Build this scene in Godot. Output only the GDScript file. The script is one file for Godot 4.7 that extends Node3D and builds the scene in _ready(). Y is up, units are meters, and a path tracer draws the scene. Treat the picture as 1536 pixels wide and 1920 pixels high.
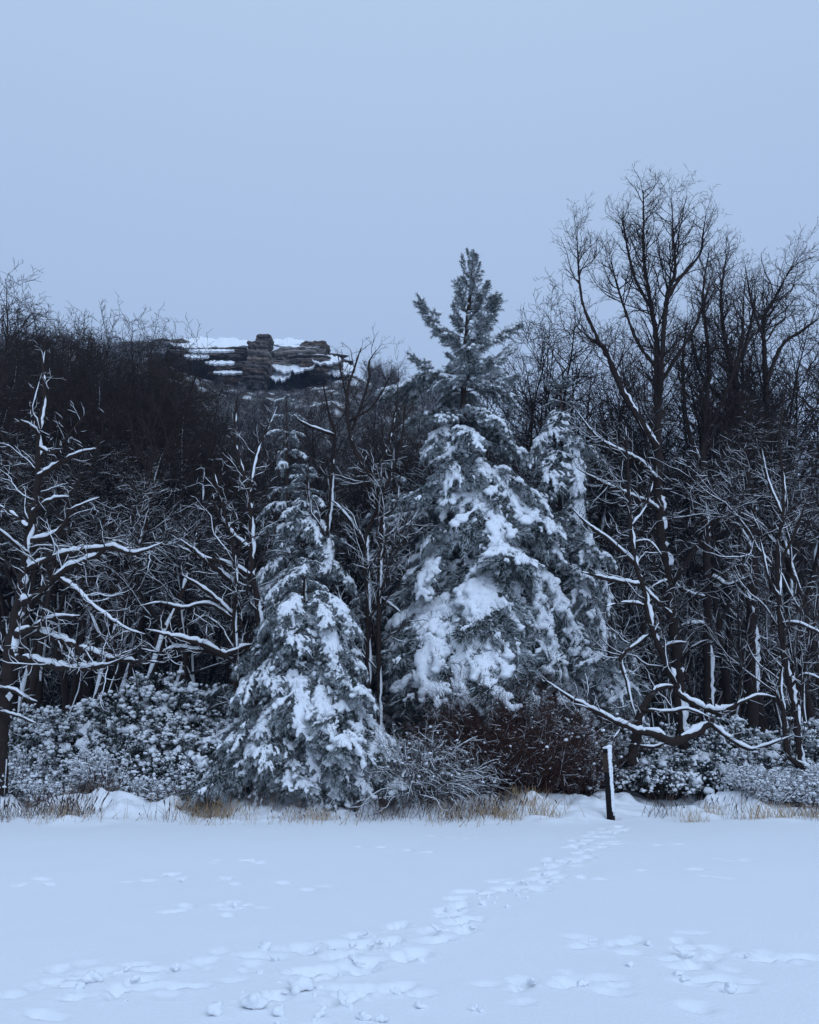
extends Node3D

const PITCH := 0.25307
const FPX := 1662.8
const EYE := 1.6

var rng := RandomNumberGenerator.new()
var nz := FastNoiseLite.new()
var nf := FastNoiseLite.new()
var taken := {}
var M := {}
var ring_cos := {}
var ring_sin := {}


class Buf:
	var v := PackedVector3Array()
	var n := PackedVector3Array()
	var c := PackedColorArray()
	var i := PackedInt32Array()

	func tri(a: Vector3, b: Vector3, d: Vector3, col: Color) -> void:
		var nn := (d - a).cross(b - a).normalized()
		var k := v.size()
		v.append(a); v.append(b); v.append(d)
		n.append(nn); n.append(nn); n.append(nn)
		c.append(col); c.append(col); c.append(col)
		i.append(k); i.append(k + 1); i.append(k + 2)

	func quad(a: Vector3, b: Vector3, d: Vector3, e: Vector3, col: Color) -> void:
		tri(a, b, d, col)
		tri(a, d, e, col)


# ---------------------------------------------------------------- helpers
func at(px: float, py: float, depth: float) -> Vector3:
	var x := (px - 768.0) / FPX
	var y := (960.0 - py) / FPX
	var d := Vector3(x, y * cos(PITCH) + sin(PITCH), y * sin(PITCH) - cos(PITCH))
	return Vector3(0, EYE, 0) + d * (depth / -d.z)


func on_field(px: float, py: float) -> Vector3:
	var x := (px - 768.0) / FPX
	var y := (960.0 - py) / FPX
	var d := Vector3(x, y * cos(PITCH) + sin(PITCH), y * sin(PITCH) - cos(PITCH))
	return Vector3(0, EYE, 0) + d * (EYE / -d.y)


func numbered(called: String) -> String:
	if not taken.has(called):
		taken[called] = 0
		return called
	taken[called] += 1
	return "%s_%03d" % [called, taken[called]]


func thing(called: String, label: String, category: String, pos: Vector3, group := "") -> Node3D:
	var o := Node3D.new()
	o.name = numbered(called)
	o.position = pos
	add_child(o)
	tag(o, label, category, group)
	return o


func tag(o: Node, label: String, category: String, group := "") -> void:
	o.set_meta("label", label)
	o.set_meta("category", category)
	if group != "":
		o.set_meta("group", group)


func copy(src: Node3D, label: String, group: String, pos: Vector3, turn: float, size: Vector3) -> Node3D:
	var o: Node3D = src.duplicate()
	var called := String(src.name)
	if called.right(3).is_valid_int():
		called = called.left(-4)
	o.name = numbered(called)
	add_child(o)
	o.position = pos
	o.rotation = Vector3(0, turn, 0)
	o.scale = size
	o.set_meta("label", label)
	o.set_meta("group", group)
	return o


func surface(mesh: ArrayMesh, b: Buf, m: Material) -> void:
	if b.i.is_empty():
		return
	var a := []
	a.resize(Mesh.ARRAY_MAX)
	a[Mesh.ARRAY_VERTEX] = b.v
	a[Mesh.ARRAY_NORMAL] = b.n
	a[Mesh.ARRAY_COLOR] = b.c
	a[Mesh.ARRAY_INDEX] = b.i
	mesh.add_surface_from_arrays(Mesh.PRIMITIVE_TRIANGLES, a)
	mesh.surface_set_material(mesh.get_surface_count() - 1, m)


func made(b: Buf, m: Material) -> ArrayMesh:
	var mesh := ArrayMesh.new()
	surface(mesh, b, m)
	return mesh


func part(parent: Node, called: String, mesh: Mesh, stuff := false) -> MeshInstance3D:
	var o := MeshInstance3D.new()
	o.name = called
	o.mesh = mesh
	parent.add_child(o, true)
	if stuff:
		o.set_meta("kind", "stuff")
	return o


func tube(b: Buf, pts: PackedVector3Array, rad: PackedFloat32Array, sides: int, col: Color) -> void:
	var m := pts.size()
	if m < 2:
		return
	if not ring_cos.has(sides):
		var cc := PackedFloat32Array()
		var ss := PackedFloat32Array()
		for k in sides:
			cc.append(cos(TAU * k / sides))
			ss.append(sin(TAU * k / sides))
		ring_cos[sides] = cc
		ring_sin[sides] = ss
	var cs: PackedFloat32Array = ring_cos[sides]
	var sn: PackedFloat32Array = ring_sin[sides]
	var base := b.v.size()
	var t := (pts[1] - pts[0]).normalized()
	var u := t.cross(Vector3.UP)
	if u.length_squared() < 0.01:
		u = t.cross(Vector3.RIGHT)
	u = u.normalized()
	for j in m:
		if j > 0 and j < m - 1:
			t = (pts[j + 1] - pts[j - 1]).normalized()
		elif j == m - 1:
			t = (pts[j] - pts[j - 1]).normalized()
		u = (u - t * u.dot(t)).normalized()
		var w := t.cross(u)
		for k in sides:
			var d := u * cs[k] + w * sn[k]
			b.v.append(pts[j] + d * rad[j])
			b.n.append(d)
			b.c.append(col)
	for j in m - 1:
		var r0 := base + j * sides
		for k in sides:
			var k1 := (k + 1) % sides
			b.i.append(r0 + k); b.i.append(r0 + sides + k); b.i.append(r0 + k1)
			b.i.append(r0 + k1); b.i.append(r0 + sides + k); b.i.append(r0 + sides + k1)


func lump(b: Buf, p: Vector3, r: Vector3, col: Color, rough := 0.25, rings := 4, segs := 7) -> void:
	var base := b.v.size()
	var off := rng.randf() * 50.0
	for j in rings + 1:
		var th := PI * j / rings
		for k in segs:
			var ph := TAU * k / segs
			var d := Vector3(sin(th) * cos(ph), cos(th), sin(th) * sin(ph))
			var q := 1.0 + rough * nz.get_noise_3d(d.x * 60.0 + off * 9.0, d.y * 60.0, d.z * 60.0) * 2.0
			b.v.append(p + Vector3(d.x * r.x, d.y * r.y, d.z * r.z) * q)
			b.n.append(Vector3(d.x / r.x, d.y / r.y, d.z / r.z).normalized())
			b.c.append(col)
	for j in rings:
		for k in segs:
			var k1 := (k + 1) % segs
			var a := base + j * segs
			b.i.append(a + k); b.i.append(a + segs + k); b.i.append(a + k1)
			b.i.append(a + k1); b.i.append(a + segs + k); b.i.append(a + segs + k1)


func smooth(a: float, b: float, x: float) -> float:
	var t := clampf((x - a) / (b - a), 0.0, 1.0)
	return t * t * (3.0 - 2.0 * t)


# ---------------------------------------------------------------- terrain
func height(x: float, z: float) -> float:
	var d := -z
	var h := 0.035 * nz.get_noise_2d(x * 9.0, z * 5.0)
	h += 0.012 * nz.get_noise_2d(x * 40.0 + 500.0, z * 22.0)
	if d > 15.0:
		var w := smooth(18.6, 21.8, d + 1.7 * nz.get_noise_2d(x * 10.0, 77.0) + 0.5 * nz.get_noise_2d(x * 45.0, 177.0))
		h += w * (0.34 + 0.46 * nz.get_noise_2d(x * 26.0 + 90.0, z * 34.0) + 0.10 * nz.get_noise_2d(x * 90.0, z * 110.0))
	if d > 22.0:
		h += 0.025 * (d - 22.0)
		h += smooth(24.0, 40.0, d) * 0.9 * nz.get_noise_2d(x * 7.0, z * 7.0)
	if d > 36.0:
		var top := lerpf(56.0, 31.0, smooth(-12.0, 30.0, x))
		var t := clampf((d - 36.0) / 92.0, 0.0, 1.0)
		h += top * (0.55 * t + 0.45 * smooth(0.0, 1.0, t))
		h -= 4.5 * exp(-pow((x + 20.0) / 16.0, 2.0)) * smooth(70.0, 98.0, d)
		h += smooth(36.0, 60.0, d) * (1.0 - 0.8 * exp(-pow((x + 20.0) / 16.0, 2.0)) * smooth(70.0, 98.0, d)) * (3.0 * nz.get_noise_2d(x * 1.6, z * 1.6) + 0.8 * nz.get_noise_2d(x * 9.0, z * 9.0))
	return h


func sheet(xs: PackedFloat32Array, zs: PackedFloat32Array, hs: PackedFloat32Array, forest: bool) -> ArrayMesh:
	var b := Buf.new()
	var nx := xs.size()
	var nzz := zs.size()
	b.v.resize(nx * nzz); b.n.resize(nx * nzz); b.c.resize(nx * nzz)
	for j in nzz:
		for k in nx:
			var q := j * nx + k
			b.v[q] = Vector3(xs[k], hs[q], zs[j])
			var kl := maxi(k - 1, 0)
			var kr := mini(k + 1, nx - 1)
			var jl := maxi(j - 1, 0)
			var jr := mini(j + 1, nzz - 1)
			var sx := (hs[j * nx + kr] - hs[j * nx + kl]) / (xs[kr] - xs[kl])
			var sz := (hs[jr * nx + k] - hs[jl * nx + k]) / (zs[jr] - zs[jl])
			b.n[q] = Vector3(-sx, 1, -sz).normalized()
			var col := SNOW
			if forest:
				var d := -zs[j]
				var s := 0.6 * nz.get_noise_2d(xs[k] * 60.0, zs[j] * 50.0) + 0.8 * nf.get_noise_2d(xs[k] * 30.0, zs[j] * 30.0)
				var cover := lerpf(0.10, -0.30, smooth(30.0, 75.0, d))
				cover += 0.2 * smooth(112.0, 124.0, d)
				col = LITTER.lerp(SNOW, smooth(-0.12, 0.12, s + cover))
				if d < 34.0:
					col = SNOW.lerp(col, smooth(26.0, 34.0, d))
			b.c[q] = col
	for j in nzz - 1:
		for k in nx - 1:
			var a := j * nx + k
			b.i.append(a); b.i.append(a + nx); b.i.append(a + 1)
			b.i.append(a + 1); b.i.append(a + nx); b.i.append(a + nx + 1)
	return made(b, M.ground)


const SNOW := Color(0.87, 0.88, 0.90)
const LITTER := Color(0.040, 0.029, 0.022)
const BARK := Color(0.040, 0.030, 0.024)


# ---------------------------------------------------------------- bare trees
const LYING := Vector3(0.22, 0.92, 0.28)   # where snow settles on limbs
const DRIVEN := Vector3(0.80, 0.45, 0.38)   # the side it was blown onto on upright stems

# a layer of snow lying on the upper and windward side of a branch
func snow_on(b: Buf, pts: PackedVector3Array, rad: PackedFloat32Array, amount: float, top: float, sides: int, gaps: float) -> void:
	var m := pts.size()
	var run_p := PackedVector3Array()
	var run_r := PackedFloat32Array()
	var off := rng.randf() * 900.0
	for j in m:
		var t := (pts[mini(j + 1, m - 1)] - pts[maxi(j - 1, 0)]).normalized()
		var lean := pow(absf(t.y), 4.0)
		var fall := LYING.lerp(DRIVEN, lean)
		var up := fall - t * fall.dot(t)
		var mag := up.length()
		var q := amount * (1.0 - smooth(top * 0.55, top, pts[j].y))
		var wave := 0.5 + 0.8 * nz.get_noise_1d(off + pts[j].x * lerpf(150.0, 20.0, lean) + pts[j].y * lerpf(110.0, 20.0, lean))
		var lying := 1.0 - absf(t.y)
		var th := q * smooth(0.2, 0.8, mag * (0.62 + 0.38 * lying)) * (0.5 + 0.8 * wave)
		if wave < gaps * (0.6 + 0.5 * absf(t.y)):
			th = 0.0
		if th > 0.12:
			up /= maxf(mag, 0.01)
			var depth := th * (0.010 + 0.42 * rad[j])
			var rs := minf(rad[j] * 0.92, 0.55 * rad[j] + 0.5 * depth) if rad[j] > 0.02 else rad[j] * 0.6 + depth * 0.42
			run_p.append(pts[j] + up * (rad[j] * lerpf(0.45, 0.62, lean) + depth * 0.55))
			run_r.append(rs * rng.randf_range(0.82, 1.14))
		if th <= 0.12 or j == m - 1:
			if run_p.size() >= 2:
				var w := run_r.size()
				if w > 5:
					run_r[1] *= 0.6
					run_r[2] *= 0.85
					run_r[w - 2] *= 0.6
					run_r[w - 3] *= 0.85
				run_r[0] *= 0.3
				run_r[run_r.size() - 1] *= 0.3
				tube(b, run_p, run_r, sides, SNOW)
			run_p = PackedVector3Array()
			run_r = PackedFloat32Array()


func bend(p: Vector3, dir: Vector3, length: float, segs: int, wobble: float, up: float) -> PackedVector3Array:
	var out := PackedVector3Array([p])
	var step := length / segs
	for j in segs:
		dir = (dir + Vector3(rng.randfn(), rng.randfn(), rng.randfn()) * wobble + Vector3.UP * up).normalized()
		p += dir * step
		out.append(p)
	return out


func taper(n: int, r0: float, r1: float) -> PackedFloat32Array:
	var out := PackedFloat32Array()
	for j in n:
		out.append(lerpf(r0, r1, float(j) / (n - 1)))
	return out


func path_length(pts: PackedVector3Array) -> float:
	var s := 0.0
	for j in pts.size() - 1:
		s += pts[j].distance_to(pts[j + 1])
	return s


# o: wood, snow (Buf), levels, per_m, from, ang, up, amount, top, min_len, twig
func grow(o: Dictionary, pts: PackedVector3Array, rad: PackedFloat32Array, level: int) -> void:
	if level >= o.levels:
		return
	var length := path_length(pts)
	var n := int(o.per_m[level] * length + rng.randf())
	var last := pts.size() - 1
	for i in n:
		var t: float = lerpf(o.from[level], 1.0, (i + rng.randf()) / n)
		var f := t * last
		var j := mini(int(f), last - 1)
		var p := pts[j].lerp(pts[j + 1], f - j)
		var tan := (pts[j + 1] - pts[j]).normalized()
		var r := lerpf(rad[j], rad[j + 1], f - j)
		var side := tan.cross(Vector3(rng.randfn(), rng.randfn(), rng.randfn())).normalized()
		var a := deg_to_rad(rng.randf_range(o.ang[0], o.ang[1]))
		var dir: Vector3 = (tan * cos(a) + side * sin(a) + Vector3.UP * o.up * 1.5).normalized()
		var len2: float = length * rng.randf_range(0.28, 0.55) * (1.0 - 0.55 * t)
		if level == 0:
			len2 = minf(len2, o.get("long", 4.0) * (1.0 - 0.62 * clampf((t - 0.3) / 0.7, 0.0, 1.0)) * rng.randf_range(0.7, 1.2))
		len2 = clampf(len2, o.min_len * rng.randf_range(0.6, 1.3), 6.0)
		var rr := clampf(minf(r * 0.66, 0.003 + len2 * 0.0125), o.twig, 0.2)
		var segs := clampi(int(len2 / o.get("seg", 0.21)) + 1, 2, 12)
		var pts2 := bend(p, dir, len2, segs, o.wob, o.up)
		var rad2 := taper(segs + 1, rr, maxf(rr * 0.35, o.twig * 0.7))
		tube(o.wood, pts2, rad2, 3 if rr < 0.022 else 5, o.bark)
		if o.amount > 0.0 and rng.randf() < o.get("dusted", 0.8):
			snow_on(o.snow, pts2, rad2, o.amount, o.top, 4 if rr > 0.012 else 3, o.get("gaps", 0.25))
		grow(o, pts2, rad2, level + 1)


func spec(more := {}) -> Dictionary:
	var o := {"wood": Buf.new(), "snow": Buf.new(), "levels": 3, "per_m": [2.6, 4.2, 7.0], "from": [0.12, 0.15, 0.15], "ang": [32.0, 70.0], "up": 0.05, "wob": 0.19, "amount": 1.0, "top": 14.0, "gaps": 0.16, "min_len": 0.16, "twig": 0.0045, "bark": BARK}
	o.merge(more, true)
	return o


# points given as [x, y, radius] on the photograph at a distance, smoothed to a curve local to base
func curve(list: Array, d0: float, d1: float, base: Vector3, rough: float) -> Array:
	var key := []
	var kr := []
	for j in list.size():
		var d := lerpf(d0, d1, float(j) / (list.size() - 1))
		key.append(at(list[j][0], list[j][1], d) - base)
		kr.append(list[j][2] * d / FPX)
	var pts := PackedVector3Array()
	var rad := PackedFloat32Array()
	var n: int = key.size()
	for j in n - 1:
		var p0: Vector3 = key[maxi(j - 1, 0)]
		var p1: Vector3 = key[j]
		var p2: Vector3 = key[j + 1]
		var p3: Vector3 = key[mini(j + 2, n - 1)]
		var segs := clampi(int(p1.distance_to(p2) / 0.09), 2, 24)
		for s in segs:
			var q := float(s) / segs
			var w: Vector3 = p1.cubic_interpolate(p2, p0, p3, q)
			var r := lerpf(kr[j], kr[j + 1], q)
			w += Vector3(rng.randfn(), rng.randfn(), rng.randfn()) * r * rough
			pts.append(w)
			rad.append(r * (1.0 + 0.12 * rng.randfn()))
	pts.append(key[n - 1])
	rad.append(kr[n - 1])
	return [pts, rad]


# trunk and limbs are parts; each carries its layer of snow; the twigs are the crown
func drawn_tree(called: String, label: String, category: String, group: String, stems: Array, limbs: Array, o: Dictionary, trunk_amount: float, limb_amount: float, base_px: Array) -> Node3D:
	var base := at(base_px[0], base_px[1], base_px[2])
	base.y = height(base.x, base.z) - 0.05
	var t := thing(called, label, category, base, group)
	for s in stems:
		var c := curve(s.p, s.d[0], s.d[1], base, 0.10)
		if s.get("root", false):
			c[0].insert(0, Vector3(c[0][0].x * 0.3, 0.0, c[0][0].z * 0.3))
			c[1].insert(0, c[1][0] * 1.25)
		var b := Buf.new()
		tube(b, c[0], c[1], 9, BARK)
		var w := part(t, "trunk", made(b, M.bark))
		var sb := Buf.new()
		snow_on(sb, c[0], c[1], trunk_amount * 0.95, o.top, 6, 0.36)
		if not sb.i.is_empty():
			part(w, "snow", made(sb, M.snow), true)
		grow(o, c[0], c[1], s.get("level", 0))
	for s in limbs:
		var c := curve(s.p, s.d[0], s.d[1], base, 0.12)
		var nn: int = c[1].size()
		for j in nn:
			c[1][j] *= lerpf(1.0, 0.35, smooth(0.7, 1.0, float(j) / (nn - 1)))
		var b := Buf.new()
		tube(b, c[0], c[1], 7, BARK)
		var w := part(t, "limb", made(b, M.bark))
		var sb := Buf.new()
		snow_on(sb, c[0], c[1], s.get("amount", limb_amount), o.top * 1.2, 7, 0.16)
		if not sb.i.is_empty():
			part(w, "snow", made(sb, M.snow), true)
		grow(o, c[0], c[1], s.get("level", 1))
	var crown := part(t, "crown", made(o.wood, M.twig))
	if not o.snow.i.is_empty():
		part(crown, "snow", made(o.snow, M.snow), true)
	return t


# a tree grown from nothing: a tapered trunk that forks, limbs, twigs
func grown_tree(called: String, label: String, category: String, group: String, tall: float, r: float, forks: int, o: Dictionary) -> Node3D:
	var t := thing(called, label, category, Vector3.ZERO, group)
	var segs := int(tall / 0.3) + 2
	var pts := bend(Vector3.ZERO, Vector3(rng.randfn() * 0.05, 1, rng.randfn() * 0.05), tall, segs, 0.065, 0.04)
	var rad := taper(segs + 1, r, 0.006)
	var b := Buf.new()
	tube(b, pts, rad, 7, BARK)
	var w := part(t, "trunk", made(b, M.bark))
	var sb := Buf.new()
	snow_on(sb, pts, rad, o.amount * 1.9, 12.0, 5, 0.3)
	for k in forks:
		var j := int(lerpf(segs * 0.25, segs * 0.7, (k + rng.randf()) / forks))
		var dir := Vector3(rng.randfn(), 1.2, rng.randfn()).normalized()
		var l2 := (tall - pts[j].y) * rng.randf_range(0.7, 0.95)
		var s2 := int(l2 / 0.6) + 2
		var p2 := bend(pts[j], dir, l2, s2, 0.13, 0.05)
		var r2 := taper(s2 + 1, rad[j] * 0.72, 0.006)
		tube(o.wood, p2, r2, 5, BARK)
		snow_on(sb, p2, r2, o.amount, o.top, 5, 0.3)
		grow(o, p2, r2, 0)
	if not sb.i.is_empty():
		part(w, "snow", made(sb, M.snow), true)
	grow(o, pts, rad, 0)
	var crown := part(t, "crown", made(o.wood, M.twig))
	if not o.snow.i.is_empty():
		part(crown, "snow", made(o.snow, M.snow), true)
	return t


# ---------------------------------------------------------------- snow that fuses into pads
# capsules [a, b, ra, rb] on a grid, meshed as surface nets
func fused(caps: Array, cell: float) -> Buf:
	var lo := Vector3(1e9, 1e9, 1e9)
	var hi := -lo
	for c in caps:
		for e in 2:
			var m: float = maxf(c[2], c[3]) * 1.9 + cell * 2.0
			lo = lo.min(c[e] - Vector3(m, m, m))
			hi = hi.max(c[e] + Vector3(m, m, m))
	var nx := int((hi.x - lo.x) / cell) + 2
	var ny := int((hi.y - lo.y) / cell) + 2
	var nzc := int((hi.z - lo.z) / cell) + 2
	var f := PackedFloat32Array()
	f.resize(nx * ny * nzc)
	for c in caps:
		var a: Vector3 = c[0]
		var ab: Vector3 = c[1] - a
		var ll := maxf(ab.length_squared(), 1e-8)
		var big: float = maxf(c[2], c[3]) * 1.8
		var p0: Vector3 = (a.min(c[1]) - Vector3(big, big, big) - lo) / cell
		var p1: Vector3 = (a.max(c[1]) + Vector3(big, big, big) - lo) / cell
		for k in range(int(p0.z), int(p1.z) + 2):
			for j in range(int(p0.y), int(p1.y) + 2):
				for i in range(int(p0.x), int(p1.x) + 2):
					var q := lo + Vector3(i, j, k) * cell - a
					var t := clampf(q.dot(ab) / ll, 0.0, 1.0)
					var e := q - ab * t
					if e.y < 0.0:
						e.y *= 1.35
					var r: float = lerpf(c[2], c[3], t) * 1.8
					var g := 1.0 - e.length_squared() / (r * r)
					if g > 0.0:
						f[(k * ny + j) * nx + i] += g * g
	var iso := 0.478
	var b := Buf.new()
	var idx := PackedInt32Array()
	idx.resize(f.size())
	idx.fill(-1)
	var sy := nx
	var sz := nx * ny
	var corner := [0, 1, sy, sy + 1, sz, sz + 1, sz + sy, sz + sy + 1]
	for k in nzc - 1:
		for j in ny - 1:
			for i in nx - 1:
				var q := (k * ny + j) * nx + i
				var inside := 0
				for e in 8:
					if f[q + corner[e]] > iso:
						inside += 1
				if inside == 0 or inside == 8:
					continue
				var s := Vector3.ZERO
				var wsum := 0.0
				for e in 8:
					for bit in [1, 2, 4]:
						if e & bit:
							continue
						var fa := f[q + corner[e]]
						var fb := f[q + corner[e | bit]]
						if (fa > iso) != (fb > iso):
							var t := (iso - fa) / (fb - fa)
							var pa := Vector3(e & 1, (e >> 1) & 1, (e >> 2) & 1)
							var pb := Vector3((e | bit) & 1, ((e | bit) >> 1) & 1, ((e | bit) >> 2) & 1)
							s += pa.lerp(pb, t)
							wsum += 1.0
				idx[q] = b.v.size()
				b.v.append(lo + (Vector3(i, j, k) + s / wsum) * cell)
				b.n.append(Vector3.ZERO)
				b.c.append(SNOW)
	for k in range(1, nzc - 1):
		for j in range(1, ny - 1):
			for i in range(1, nx - 1):
				var q := (k * ny + j) * nx + i
				var here := f[q] > iso
				for e in 3:
					var st: int = [1, sy, sz][e]
					if here == (f[q + st] > iso):
						continue
					var u: int = [sy, sz, 1][e]
					var w: int = [sz, 1, sy][e]
					var A := idx[q - u - w]
					var B := idx[q - w]
					var C := idx[q]
					var D := idx[q - u]
					if A < 0 or B < 0 or C < 0 or D < 0:
						continue
					if here:
						b.i.append(A); b.i.append(C); b.i.append(B)
						b.i.append(A); b.i.append(D); b.i.append(C)
					else:
						b.i.append(A); b.i.append(B); b.i.append(C)
						b.i.append(A); b.i.append(C); b.i.append(D)
	for t in range(0, b.i.size(), 3):
		var p := b.v[b.i[t]]
		var nn := (b.v[b.i[t + 2]] - p).cross(b.v[b.i[t + 1]] - p)
		for e in 3:
			b.n[b.i[t + e]] += nn
	for q in b.n.size():
		b.n[q] = b.n[q].normalized()
	return b


# ---------------------------------------------------------------- pines
func tuft(b: Buf, p: Vector3, dir: Vector3, count: int, long: float, frost: float) -> void:
	var u := dir.cross(Vector3.UP)
	if u.length_squared() < 0.01:
		u = Vector3.RIGHT
	u = u.normalized()
	var w := dir.cross(u)
	for k in count:
		var ph := TAU * (k + rng.randf()) / count
		var open := rng.randf_range(0.35, 1.1)
		var d := (dir * cos(open) + (u * cos(ph) + w * sin(ph)) * sin(open)).normalized()
		d.y -= 0.18
		var l := long * rng.randf_range(0.7, 1.2)
		var s := d.cross(Vector3(rng.randfn(), rng.randfn(), rng.randfn())).normalized() * rng.randf_range(0.006, 0.010)
		var g := rng.randf_range(0.6, 1.3)
		var col := Color(0.026 * g, 0.040 * g, 0.034 * g)
		if rng.randf() < frost:
			col = col.lerp(Color(0.62, 0.65, 0.67), rng.randf_range(0.3, 0.95))
		b.tri(p + s, p + d * l, p - s, col)


# one bough along +x, two metres long; returns [needles and wood, snow]
func bough_shape(seed_: int, rise: float, droop: float, wide: float, snowy: float, frost: float, cell := 0.023) -> Array:
	rng.seed = seed_
	var L := 2.0
	var wood := Buf.new()
	var green := Buf.new()
	var caps := []
	var spine := PackedVector3Array()
	for j in 11:
		var s := j / 10.0
		spine.append(Vector3(L * s, rise * sin(PI * s * 0.75) - droop * s * s, 0.10 * sin(s * 4.0 + seed_) * s))
	tube(wood, spine, taper(11, 0.030, 0.008), 5, BARK * 1.4)
	var off := rng.randf() * 700.0
	var twigs := []
	twigs.append([spine, 1.0, 0.3, frost])
	for k in 34:
		var s := 0.22 + 0.80 * k / 34.0 + rng.randf() * 0.02
		s = minf(s, 0.985)
		var f := s * 10.0
		var j := mini(int(f), 9)
		var p := spine[j].lerp(spine[j + 1], f - j)
		var tan := (spine[j + 1] - spine[j]).normalized()
		var sgn := 1.0 if k % 2 == 0 else -1.0
		var a := deg_to_rad(rng.randf_range(34.0, 68.0)) * (1.0 - 0.35 * s)
		var dir := (tan * cos(a) + Vector3(0, rng.randf_range(-0.25, 0.2), sgn) * sin(a)).normalized()
		var l := wide * rng.randf_range(0.55, 1.1) * (0.35 + 0.85 * sin(PI * clampf((s - 0.12) * 0.95, 0.0, 1.0)))
		var pts := bend(p, dir, l, 5, 0.10, -0.06 - droop * 0.10)
		tube(wood, pts, taper(6, 0.010, 0.004), 3, BARK * 1.4)
		var laden := snowy + rng.randf_range(-0.42, 0.42)
		var rime := clampf(frost + rng.randf_range(-0.4, 0.2), 0.05, 1.0)
		twigs.append([pts, 0.9, laden, rime])
		for e in int(3 + l * 4.0):
			var q := rng.randf_range(0.15, 1.0)
			var g := q * 5.0
			var h := mini(int(g), 4)
			var p2 := pts[h].lerp(pts[h + 1], g - h)
			var t2 := (pts[h + 1] - pts[h]).normalized()
			var side := Vector3(-t2.z, rng.randf_range(-0.4, 0.3), t2.x) * (1.0 if e % 2 == 0 else -1.0)
			var pts2 := bend(p2, (t2 * 0.8 + side * rng.randf_range(0.4, 0.9)).normalized(), rng.randf_range(0.12, 0.30), 2, 0.08, -0.12)
			tube(wood, pts2, taper(3, 0.005, 0.003), 3, BARK * 1.4)
			twigs.append([pts2, 0.8, laden + rng.randf_range(-0.15, 0.15), rime])
	for t in twigs:
		var pts: PackedVector3Array = t[0]
		var m := pts.size() - 1
		for j in m:
			var along := pts[j + 1] - pts[j]
			if pts[j].x < 0.25 and t[1] > 0.95:
				continue
			var steps := maxi(2, int(along.length() / 0.045))
			for s in steps:
				var p := pts[j] + along * (float(s) / steps)
				var poke := (s + j) % 4 == 0
				tuft(green, p + (Vector3(0, 0.02, 0) if poke else Vector3.ZERO), (along.normalized() + Vector3.UP * 1.1).normalized() if poke else along.normalized(), 8, 0.14 if poke else 0.105, t[3] * (0.6 if poke else 1.0))
			if j == m - 1:
				tuft(green, pts[m], along.normalized(), 9, 0.115, t[3])
			# snow rests where it has not slipped off
			var mid := (pts[j] + pts[j + 1]) * 0.5
			var hold := nz.get_noise_3d(mid.x * 90.0 + off, 0.0, mid.z * 90.0) * 1.2 + 0.10 * rng.randfn()
			var here: float = t[2] + hold * 0.7
			if here > 0.35 and mid.x > 0.6:
				var r := clampf(0.017 + 0.040 * (here - 0.35), 0.017, 0.048) * rng.randf_range(0.65, 1.3)
				var r2 := r * (0.62 if j == m - 1 else 1.0)
				if j == m - 1 and here > 0.5 and rng.randf() < 0.6:
					var ball := rng.randf_range(0.038, 0.066)
					var e := pts[m] - along * rng.randf_range(0.1, 0.5) + Vector3(0, 0.02 + ball * 0.5, 0)
					caps.append([e, e + Vector3(rng.randfn(), 0.3, rng.randfn()) * 0.02, ball, ball * 0.8])
				caps.append([pts[j] + Vector3(0, 0.030 + r * 0.55, 0), pts[j + 1] + Vector3(0, (0.022 if j == m - 1 else 0.030) + r2 * 0.5, 0), r, r2])
	var mesh := ArrayMesh.new()
	surface(mesh, wood, M.twig)
	surface(mesh, green, M.needle)
	var snow: ArrayMesh = null
	if not caps.is_empty():
		var f := fused(caps, cell)
		for j in f.v.size():
			f.v[j] += f.n[j] * (0.040 * nf.get_noise_3dv(f.v[j] * 100.0) + 0.020 * nf.get_noise_3dv(f.v[j] * 230.0))
		snow = made(f, M.snow)
	return [mesh, snow]


func set_bough(tree: Node3D, shape: Array, a: Vector3, b: Vector3, wide := 1.0, roll := 0.0) -> void:
	var x := b - a
	var s := x.length() / 2.0
	x = x.normalized()
	var up := Vector3.UP - x * x.y
	if up.length() < 0.05:
		up = Vector3(0.4, 0, 1)
	up = (up - x * x.dot(up)).normalized().rotated(x, roll)
	var z := x.cross(up)
	var o := part(tree, "bough", shape[0])
	o.transform = Transform3D(Basis(x * s, up * s, z * s * wide), a)
	if shape[1] != null:
		part(o, "snow", shape[1], true)


func pine_trunk(tree: Node3D, key: Array, d0: float, d1: float, base: Vector3) -> Array:
	var c := curve(key, d0, d1, base, 0.03)
	var b := Buf.new()
	tube(b, c[0], c[1], 9, BARK * 1.5)
	var w := part(tree, "trunk", made(b, M.bark))
	var sb := Buf.new()
	snow_on(sb, c[0], c[1], 0.7, 60.0, 5, 0.5)
	if not sb.i.is_empty():
		part(w, "snow", made(sb, M.snow), true)
	return c


func trunk_at(c: Array, y: float) -> Vector3:
	var pts: PackedVector3Array = c[0]
	for j in pts.size() - 1:
		if (pts[j].y - y) * (pts[j + 1].y - y) <= 0.0 and absf(pts[j + 1].y - pts[j].y) > 1e-5:
			return pts[j].lerp(pts[j + 1], (y - pts[j].y) / (pts[j + 1].y - pts[j].y))
	return pts[0] if absf(pts[0].y - y) < absf(pts[pts.size() - 1].y - y) else pts[pts.size() - 1]


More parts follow.
